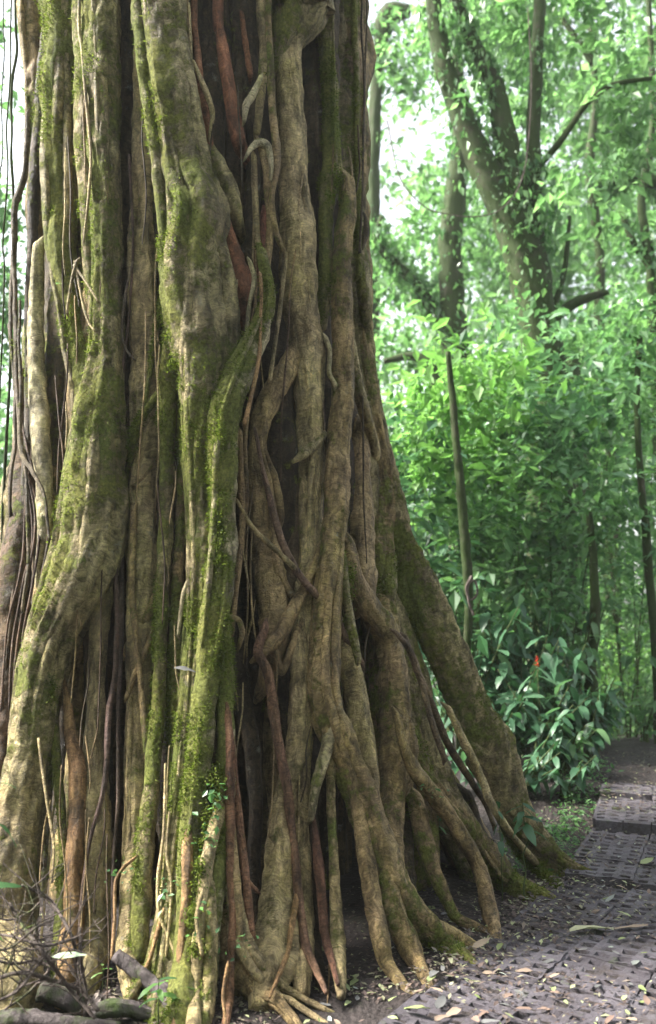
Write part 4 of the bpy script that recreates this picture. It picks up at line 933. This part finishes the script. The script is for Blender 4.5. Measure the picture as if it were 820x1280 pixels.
V = np.stack([VX+X[:, None], VY+Y[:, None], VZ+Z[:, None]], -1).reshape(-1, 3)
F = (LF[None]+(np.arange(n)*len(LV))[:, None, None]).reshape(-1, 4)
LIT = leaf_material('leaf_litter', [(0, (.045, .03, .026)), (.45, (.09, .062, .055)), (.7, (.15, .12, .10)), (.88, (.2, .2, .12)), (1, (.34, .38, .2))], .1, .65)
lt = mesh_obj('leaf_litter', V, F, LIT, None, True, {'rnd': np.repeat(RNG.uniform(0, .999, n), len(LV))}); tag(lt, 'brown leaf litter strewn over soil and path', 'leaf litter', kind='stuff')
# low green weeds along the path edge, and stones in the soil
pts = []
for _ in range(260):
    y = random.uniform(5.4, 7.6); x = 1.22+.42*(y-5.25)+random.gauss(0, .10)-.1
    pts += [(x+random.gauss(0, .02), y+random.gauss(0, .02), drop_z(x, y)+random.uniform(0, .04)) for _ in range(5)]
gc = leaf_cloud('ground_cover', np.array(pts), .035, LEAF_MID, droop=.1); tag(gc, 'low green weeds along the left edge of the path', 'weeds', kind='stuff')

# ================================================================ FOREST BEHIND
def tree(name, strands, Y, crown, label, mat=DARKTRUNK, leaf=LEAF_MID, lsize=.13, group=None, epi=None, base_px=None, cat='tree', depth=.0, detail=0, nsh=0):
    """strands: lists of (px, py, r_px[, dY]); crown: (px, py, rx_px, ry_px, dY, clumps, leaves)"""
    def c3(p):
        Yp = Y+(p[3] if len(p) > 3 else 0); return at(p[0], p[1], Yp), p[2]*Yp/FPX
    geos = []
    P0 = None
    for q, st in enumerate(strands):
        P, R = [], []
        for p in st: c, r = c3(p); P.append(c); R.append(r)
        if q == 0:
            g = float(gz(P[0][0], P[0][1])); 
            if P[0][2] > g: P = [np.array([P[0][0]+.1, P[0][1], g-.1])]+P; R = [R[0]*1.25]+R
            P0 = np.array([P[0][0], P[0][1], g])
        if st[-1][1] < 5: P.append(P[-1]+(P[-1]-P[-2])*1.0+np.array([0, 0, 1.])); R.append(R[-1]*.6)
        rm = np.mean(R); geos.append(tube_geo(P, R, 10 if rm < .08 else 18, max(.04, rm*.6), (0, -1, 0), .10, .08, .10, seed=random.random()*99, knob=.06))
    rt = empty(name, P0, label, cat, group)
    g0 = geos[0]; V, F, uv, ex, nv = g0; keep(mesh_obj('trunk', V, F, mat), rt)
    for g in geos[1:]: keep(mesh_obj('limb', g[0], g[1], mat), rt)
    C = []
    for (px, py, rx, ry, dY, nc, nl) in crown:
        c = at(px, py, Y+dY); s = (Y+dY)/FPX
        C.append(clumps(c, (rx*s, max(rx, ry)*s*.55, ry*s), nc, nl, .16*(Y/12)))
    if C: leaf_cloud('crown', np.vstack(C), lsize, leaf, rt, detail=detail)
    if epi is not None:      # leaves growing on the bark
        E = []
        for g in geos[:epi[1]]:
            V = g[0]; kn = epi[0]*6; k = RNG.choice(len(V), kn); mk = fbm(V[k]*1.3, 2) > -.25; k = k[mk]
            E.append(V[k]+g[4][k]*.07+RNG.normal(0, .07, (len(k), 3)))
        leaf_cloud('epiphytes', np.vstack(E), lsize*.62, LEAF_MID, rt, droop=.9)['kind'] = 'stuff'
    return rt
big = tree('forest_tree', [[(700, 900, 30), (690, 640, 28), (684, 480, 25), (672, 400, 24), (658, 330, 25), (640, 280, 22), (612, 225, 18), (585, 165, 15), (562, 105, 13), (548, 50, 11), (540, -10, 9)],
    [(655, 300, 20), (642, 240, 17), (632, 175, 14), (618, 110, 11), (590, 50, 8), (570, -10, 6)],
    [(666, 320, 14), (668, 250, 11), (666, 190, 9), (668, 120, 8), (672, 50, 7), (675, -10, 7)],
    [(668, 215, 4), (690, 190, 4), (712, 160, 4, -.3), (738, 125, 3.5, -.5), (770, 105, 3, -.6), (815, 98, 2.5, -.7)],
    [(690, 405, 7), (708, 385, 6), (735, 372, 5), (760, 365, 3)], [(688, 395, 4), (700, 360, 3.5), (708, 320, 3), (712, 270, 2)]],
    11.0, [(590, 20, 90, 55, 1, 26, 22), (700, 30, 90, 60, .5, 30, 24), (780, 110, 60, 60, -.5, 18, 20), (640, 110, 60, 60, 2, 18, 20), (780, 190, 50, 40, 0, 14, 20), (640, 395, 50, 30, -1.2, 4, 14), (590, 120, 40, 40, -1.0, 2, 14), (730, 250, 50, 50, -1, 9, 18)],
    'large forked forest tree leaning left with leafy epiphytes on its limbs', leaf=LEAF_BRIGHT, lsize=.15, epi=(420, 3))
tree('forest_tree', [[(582, 900, 17), (578, 700, 16), (574, 560, 15), (568, 430, 17), (562, 330, 15), (568, 250, 13), (575, 180, 10), (572, 100, 8), (565, -10, 7)],
    [(570, 440, 10), (552, 405, 8), (530, 370, 7), (505, 340, 6), (482, 318, 5), (470, 295, 4), (478, 270, 3)], [(548, 480, 9), (534, 455, 8), (515, 445, 5), (480, 452, 3)]],
    14.0, [(530, 330, 60, 60, 1, 22, 20), (520, 60, 60, 50, 1, 12, 20), (545, 260, 45, 40, 1, 14, 20), (490, 440, 35, 60, 1, 26, 20), (500, 330, 35, 40, 2, 16, 20), (475, 520, 30, 50, 1, 16, 20)], 'mossy forest tree with a long bare limb reaching left beside the fig', leaf=LEAF_BRIGHT, lsize=.17, epi=(260, 2))
tree('forest_tree', [[(712, 900, 19), (712, 780, 19), (714, 680, 19), (718, 600, 17), (716, 520, 14), (712, 450, 11)], [(718, 690, 6), (726, 640, 6), (732, 590, 5), (730, 540, 4), (738, 500, 3)]],
    12.5, [(700, 480, 60, 60, .8, 26, 20), (740, 430, 50, 40, .4, 16, 20)], 'thick mossy green trunk standing half hidden behind the shrubs', leaf=LEAF_MID, lsize=.15)
tree('sapling', [[(578, 930, 5), (582, 850, 5), (586, 760, 5), (582, 690, 6), (577, 620, 6), (571, 560, 5), (566, 500, 4), (560, 440, 3)]], 8.0,
    [(545, 500, 55, 55, .3, 22, 16), (600, 470, 50, 40, .3, 16, 16), (520, 560, 35, 45, .2, 14, 16)], 'slender dark sapling stem nearest the right side of the fig', leaf=LEAF_YEL, lsize=.12)
tree('sapling', [[(826, 950, 6), (822, 880, 5), (818, 800, 5), (812, 730, 5), (806, 650, 4.5), (800, 580, 4), (796, 500, 3.5), (800, 420, 3)]], 9.0,
    [(790, 480, 50, 60, .3, 20, 16), (815, 400, 50, 50, 0, 14, 16)], 'slender dark trunk at the right edge above the path', leaf=LEAF_MID, lsize=.12)
tree('sapling', [[(752, 985, 9), (748, 930, 8), (742, 880, 8), (738, 830, 7), (744, 770, 6), (742, 700, 5), (736, 640, 4)]], 8.6,
    [(745, 640, 45, 50, .2, 18, 16)], 'dark mossy stem rising from the big leaved shrubs by the path', leaf=LEAF_MID, lsize=.11)
tree('forest_tree', [[(752, 500, 6), (748, 400, 6), (750, 320, 6), (742, 260, 7), (738, 200, 6), (744, 120, 4), (736, -10, 4)], [(742, 232, 8), (765, 225, 10), (795, 222, 9), (835, 232, 8)], [(740, 80, 4), (722, 50, 4), (700, 20, 3)]],
    15.0, [(790, 60, 60, 60, 1, 20, 22), (760, 290, 60, 50, 1, 20, 22), (720, 80, 50, 50, 1.5, 14, 20)], 'dark tree with a level moss hung limb near the right edge', leaf=LEAF_BRIGHT, lsize=.18, epi=(260, 2))
tree('forest_tree', [[(826, 620, 6), (818, 450, 6), (813, 330, 6), (802, 250, 5), (816, 150, 4), (810, -10, 3)], [(810, 330, 5), (790, 300, 4), (775, 260, 3)]], 13.0,
    [(815, 330, 40, 60, 0, 18, 20), (800, 400, 45, 40, 0, 14, 20)], 'thin tree at the right edge behind the level limb', leaf=LEAF_MID, lsize=.15)
tree('forest_tree', [[(640, 900, 10), (642, 700, 9), (645, 560, 8), (650, 480, 7)], [(645, 600, 4), (630, 560, 3), (620, 520, 2)]], 16.0,
    [(640, 500, 50, 60, 0, 24, 20), (600, 560, 40, 40, 0, 14, 20)], 'pale trunk glimpsed between the sapling and the mossy trunk', leaf=LEAF_BRIGHT, lsize=.18)
tree('forest_tree', [[(778, 900, 6), (772, 780, 5), (768, 660, 5), (765, 540, 4)], [(770, 700, 3), (755, 660, 3), (748, 620, 2)]], 13.5,
    [(770, 560, 50, 60, 0, 22, 20)], 'thin pale trunk in the sunny gap left of the edge sapling', leaf=LEAF_YEL, lsize=.14)
tree('forest_tree', [[(462, 900, 14), (464, 500, 11), (466, 200, 8), (474, 70, 8), (486, 22, 14), (512, 14, 8)]], 17.0,
    [(490, 60, 55, 40, 0, 22, 20), (480, 330, 30, 60, -1, 14, 20), (500, 110, 35, 22, 0, 8, 18)], 'dark tree behind the fig with a black clump at the top', leaf=LEAF_MID, lsize=.18, epi=(80, 1))
tree('forest_tree', [[(-40, 900, 20), (-30, 500, 16), (-40, 200, 14)]], 12.0, [(0, 430, 45, 80, 0, 30, 20), (5, 640, 45, 70, 0, 24, 20), (-5, 30, 25, 18, 0, 5, 12), (5, 260, 26, 40, 0, 16, 14), (8, 350, 26, 50, 0, 22, 16), (4, 130, 20, 40, 0, 5, 12)], 'tree seen as leaves in the gap left of the fig', leaf=LEAF_MID, lsize=.14)
# looping liana between two trees
V_ = [at(x, y, 10.6) for x, y in ((484, 150), (500, 222), (530, 258), (560, 268), (590, 271), (618, 266), (640, 248), (655, 215), (662, 160), (664, 90), (660, 10))]
V, F, uv, ex, nv = tube_geo(V_, np.full(len(V_), .007), 8, .05, (0, -1, 0), .2, .1, .4)
tag(mesh_obj('liana', V, F, TWIG), 'pale liana looping across in front of the forked tree', 'vine')
V_ = [at(x, y, 7.8) for x, y in ((590, 720), (583, 735), (588, 750), (597, 742), (594, 726), (586, 730), (585, 748), (592, 770))]
V, F, uv, ex, nv = tube_geo(V_, np.full(len(V_), .010), 8, .03, (0, -1, 0), .2, .1, .2)
tag(mesh_obj('liana', V, F, TWIG), 'small coiled vine beside the slender sapling right of the fig', 'vine')

# big-leaved bushes making the middle layer
bush_spots = [ # px, base_py, Y, height px, spread px, size, mat, label
 (505, 760, 9.0, 200, 60, .20, LEAF_DARK, 'dark glossy bush tucked against the right flank of the fig'),
 (540, 620, 9.6, 150, 60, .17, LEAF_YEL, 'bright lime bush beside the upper right flank of the fig'),
 (610, 640, 9.6, 200, 90, .15, LEAF_YEL, 'bright lime green bush under the long bare limb'),
 (690, 640, 9.4, 200, 110, .14, LEAF_SHINE, 'blue green shiny leaved bush in front of the forked tree'),
 (770, 640, 10.5, 190, 90, .14, LEAF_MID, 'mid green airy bush right of the shiny leaved bush'),
 (620, 800, 9.0, 200, 90, .15, LEAF_MID, 'leafy bush between the sapling and the big leaved shrubs'),
 (700, 800, 9.6, 200, 100, .13, LEAF_SHINE, 'dusky small leaved bush behind the red flower'),
 (790, 850, 10.5, 230, 80, .10, LEAF_MID, 'tall fine leaved thicket by the path at the right edge'),
 (800, 950, 9.6, 120, 60, .10, LEAF_MID, 'low fine leaved bush where the path drops away'),
 (770, 930, 11.5, 200, 70, .10, LEAF_YEL, 'sunlit yellow green thicket beyond the path'),
 (560, 880, 9.0, 140, 60, .18, LEAF_DARK, 'dark bush showing under the leaning right buttress'),
]
for (px, py, Y, hp, sp, ls, mt, lab) in bush_spots:
    s = Y/FPX; top = at(px, py-hp, Y); bot = at(px, py, Y); g = float(gz(bot[0], bot[1]))
    c = (top+bot)/2
    rt = empty('bush', (bot[0], bot[1], g), lab, 'bush')
    geos = []
    for k in range(3):
        e = c+np.array([random.uniform(-.7, .7)*sp*s, random.uniform(-.4, .4), random.uniform(-.4, .9)*hp*s*.5])
        b0 = np.array([bot[0]+random.uniform(-.15, .15), bot[1]+random.uniform(-.15, .15), g-.05]); m_ = (b0+e)/2+np.array([random.uniform(-.1, .1), 0, .15])
        geos.append(tube_geo([b0, m_, e], [.011, .008, .004], 6, .12, (0, -1, 0), .1, 0, .3, seed=k))
    V, F, uv, ex, nv = join(geos); keep(mesh_obj('stems', V, F, DARKTRUNK), rt)
    n = int(74*(sp/80)*(hp/180)/(ls/.15)**1.2)
    leaf_cloud('foliage', clumps(c, (sp*s*1.4, 1.1, hp*.85*s), n, 17, .19, hollow=.0), ls*random.uniform(.7, 1.0), mt, rt, droop=.25, detail=0)

# understory shrubs with large separate leaves by the path
def shrub(base, h, nst, nl, ls, label, spread=.3, meshes=LM, cat='shrub', name='shrub'):
    rt = empty(name, base, label, cat); base = np.array(base); geos = []
    for k in range(nst):
        a = random.uniform(0, 2*PI); sp = spread*random.uniform(.3, 1); hh = h*random.uniform(.6, 1)
        P = [base+np.array([math.cos(a)*.04, math.sin(a)*.04, -.03])]
        for q in range(1, 5):
            f = q/4; P.append(base+np.array([math.cos(a)*sp*f**1.4, math.sin(a)*sp*f**1.4, hh*(f-.12*f*f)]))
        geos.append(stem_geo(P, .011, .004)); P = np.array(P); yaw = random.uniform(0, 6)
        for j in range(nl):
            f = .22+.78*(j+1)/nl; i = min(int(f*4), 3); p = P[i]+(P[i+1]-P[i])*(f*4-i); yaw += 2.4+random.uniform(-.4, .4)
            near_leaf(rt, p, ls*random.uniform(.65, 1.2), yaw, random.gauss(.38, .3), random.choice(meshes), random.gauss(0, .3))
    V, F, uv, ex, nv = join(geos); keep(mesh_obj('stems', V, F, STEM), rt); return rt
def gpt(px, Y): p = at(px, 900, Y); return (p[0], p[1], float(gz(p[0], p[1])))
shrub(gpt(640, 7.7), 1.0, 7, 9, .20, 'broad leaved dark shrub nearest the leaning right buttress', .45)
shrub(gpt(690, 7.9), 1.15, 7, 9, .19, 'tallest broad leaved shrub, below the red flower', .4)
shrub(gpt(735, 7.7), .8, 6, 8, .17, 'broad leaved shrub at the path edge, right of the others', .3)
shrub(gpt(665, 7.2), .55, 5, 7, .15, 'low broad leaved shrub in front of the taller shrubs', .3)
shrub(gpt(610, 8.3), 1.35, 7, 9, .22, 'shrub with the largest pale backed leaves, behind the buttress', .45, LM+[LMM[0]])
shrub(gpt(655, 8.7), 1.6, 7, 10, .19, 'tall shrub of hanging leaves at the back of the shrub bank', .45)
shrub(gpt(720, 8.6), 1.5, 7, 10, .17, 'tall shrub behind the path edge shrub beside the mossy stem', .4, LM+LMM)
shrub(gpt(708, 7.3), .5, 5, 7, .13, 'narrow leaved light green shrub low by the path', .25, LMM)
shrub(gpt(570, 7.9), 1.1, 5, 8, .18, 'shrub seen through the gap beneath the leaning buttress', .35)
shrub(gpt(585, 8.0), 1.5, 8, 10, .22, 'broad leaved shrub rising directly above the middle of the leaning buttress', .5)
shrub(gpt(625, 8.3), 1.75, 9, 11, .22, 'big blue green shrub with overlapping leaves left of the red flower', .5)
shrub(gpt(672, 8.5), 1.5, 9, 10, .2, 'blue green shrub directly behind the red flower', .5)
shrub(gpt(705, 9.0), 1.9, 8, 11, .18, 'high blue green shrub between the red flower and the mossy stem', .5)
shrub(gpt(560, 8.6), 2.1, 8, 11, .22, 'high shrub with large leaves beside the slender sapling', .5, LM+LMM)
shrub(gpt(650, 6.95), .42, 7, 8, .15, 'short dark shrub standing between the buttress foot and the weeds', .32, name='shrub')
shrub(gpt(705, 6.95), .34, 6, 7, .13, 'shortest dark shrub leaning over the weeds at the path edge', .26)
shrub(gpt(612, 7.0), .5, 7, 8, .17, 'low dark shrub on the soil just behind the buttress foot', .35)
shrub(gpt(700, 7.35), .6, 8, 9, .17, 'knee high dark shrub at the front edge of the shrub bank', .4)
shrub(gpt(742, 7.9), .95, 8, 9, .18, 'dark shrub closest to the end of the paved path', .35)
shrub(gpt(655, 8.1), 1.25, 9, 10, .21, 'bulky broad leaved shrub directly left of the red flower', .5)
shrub(gpt(622, 7.5), .75, 8, 9, .18, 'dark shrub whose leaves press against the foot of the leaning buttress', .4)
shrub(gpt(676, 7.55), .85, 9, 10, .17, 'dense dark shrub in the middle of the shrub bank by the path', .45)
shrub(gpt(712, 8.1), 1.0, 9, 10, .18, 'wide dark shrub filling the gap under the mossy stem', .5)
shrub(gpt(745, 8.4), .7, 7, 9, .15, 'shrub on the right end of the shrub bank with leaves over the path', .35)
shrub(gpt(590, 9.0), 2.0, 8, 11, .22, 'tall light leaved shrub above the leaning buttress', .5, LMM)
shrub(gpt(640, 9.4), 2.3, 8, 12, .2, 'tallest shrub of mixed leaves between the sapling and the mossy stem', .6, LMM+LM)
shrub(gpt(806, 9.2), .8, 6, 8, .13, 'small shrub where the path goes out of view', .35, LMM)
shrub(gpt(500, 7.6), 2.4, 6, 10, .22, 'tall dark shrub with big leaves touching the right side of the fig', .35, [LM[0], LMM[0]])
shrub((-2.6, 6.6, 0), 1.9, 7, 10, .2, 'leafy shrub behind the left side of the fig', .5, LMM)
# a red flower on a stalk
c = at(671, 828, 7.6); g = float(gz(c[0], c[1])); rt = empty('red_flower', (c[0], c[1], g), 'red flower on a stalk standing out above the dark shrubs', 'flower')
V, F, uv, ex, nv = stem_geo([np.array([c[0]+.05, c[1]+.02, g-.02]), np.array([c[0]+.02, c[1], (g+c[2])/2]), c], .006, .004); keep(mesh_obj('stem', V, F, STEM), rt)
pm = leaf_mesh('petal', RED, seed=2, Wd=.5, droop=.1, nseg=4)
for k in range(12):
    o = bpy.data.objects.new('petal', pm); COL.objects.link(o); o.parent = rt
    o.location = Vector((c[0], c[1], c[2]-.035+.007*k))-rt.location; o.rotation_euler = (0, -.5, k*2.4); o.scale = (.036-.0016*k,)*3

# the far wood: one mass of leaves
F_ = []
for (px, py, rx, ry, Y, nc) in [(640, 300, 260, 260, 24, 330), (700, 560, 260, 190, 20, 260), (560, 650, 200, 170, 19, 150), (740, 820, 180, 130, 17, 190), (780, 150, 150, 200, 22, 150),
                                (600, 30, 130, 70, 22, 60), (-40, 560, 130, 170, 16, 90), (640, 760, 240, 200, 26, 220), (760, 420, 200, 300, 30, 200), (-60, 250, 70, 60, 20, 16), (900, 500, 160, 500, 18, 160), (700, -120, 240, 90, 20, 120)]:
    s = Y/FPX; c = at(px, py, Y)
    F_.append(clumps(c, (rx*s, 3.0, ry*s), nc, 40, .42, hollow=.05))
F_ = np.vstack(F_)
# keep an opening to the sky next to the fig
ppx = 410+FPX*F_[:, 0]/(F_[:, 1]*CP+(F_[:, 2]-CAMZ)*SP)
keepm = fbm(F_*np.array([.55, .3, .55]), 3) > -.42
F_ = F_[keepm]
fw = leaf_cloud('distant_forest', F_, .24, LEAF_BRIGHT, droop=.5); tag(fw, 'mass of pale green foliage filling the far background', 'forest', kind='stuff')

# the same wood goes on behind and beside the photographer
W_ = []
for k in range(34):
    a = math.radians(95+k*6.0)+random.uniform(-.05, .05)      # 0 = +Y, clockwise; open only towards the left and the view
    a = math.radians(100)+k/33*math.radians(165)
    rd = random.uniform(8, 12); c = np.array([math.sin(a)*rd, math.cos(a)*rd+1.5, 4.6])
    W_.append(clumps(c, (1.9, 1.9, 5.0), 60, 14, .5, hollow=.0))
ow = leaf_cloud('surrounding_forest', np.vstack(W_), .55, LEAF_MID, droop=.6); tag(ow, 'wall of leaves of the wood behind the viewpoint', 'forest', kind='stuff')

# ================================================================ damp air under the canopy
hm = bpy.data.materials.new('damp_air'); hm.use_nodes = True; ht = hm.node_tree; ht.nodes.clear()
ho = ht.nodes.new('ShaderNodeOutputMaterial'); pv = ht.nodes.new('ShaderNodeVolumePrincipled')
pv.inputs['Color'].default_value = (.93, .97, .94, 1); pv.inputs['Density'].default_value = .0012; pv.inputs['Anisotropy'].default_value = .2
ht.links.new(pv.outputs[0], ho.inputs['Volume'])
bx0, bx1, by0, by1, bz0, bz1 = -135, 135, -80, 190, -4.5, 14.5
V = np.array([(x, y, z) for z in (bz0, bz1) for y in (by0, by1) for x in (bx0, bx1)], float)
F = np.array([(0, 2, 3, 1), (4, 5, 7, 6), (0, 1, 5, 4), (2, 6, 7, 3), (0, 4, 6, 2), (1, 3, 7, 5)])
hz = mesh_obj('haze', V, F, hm, None, False); hz['kind'] = 'stuff'
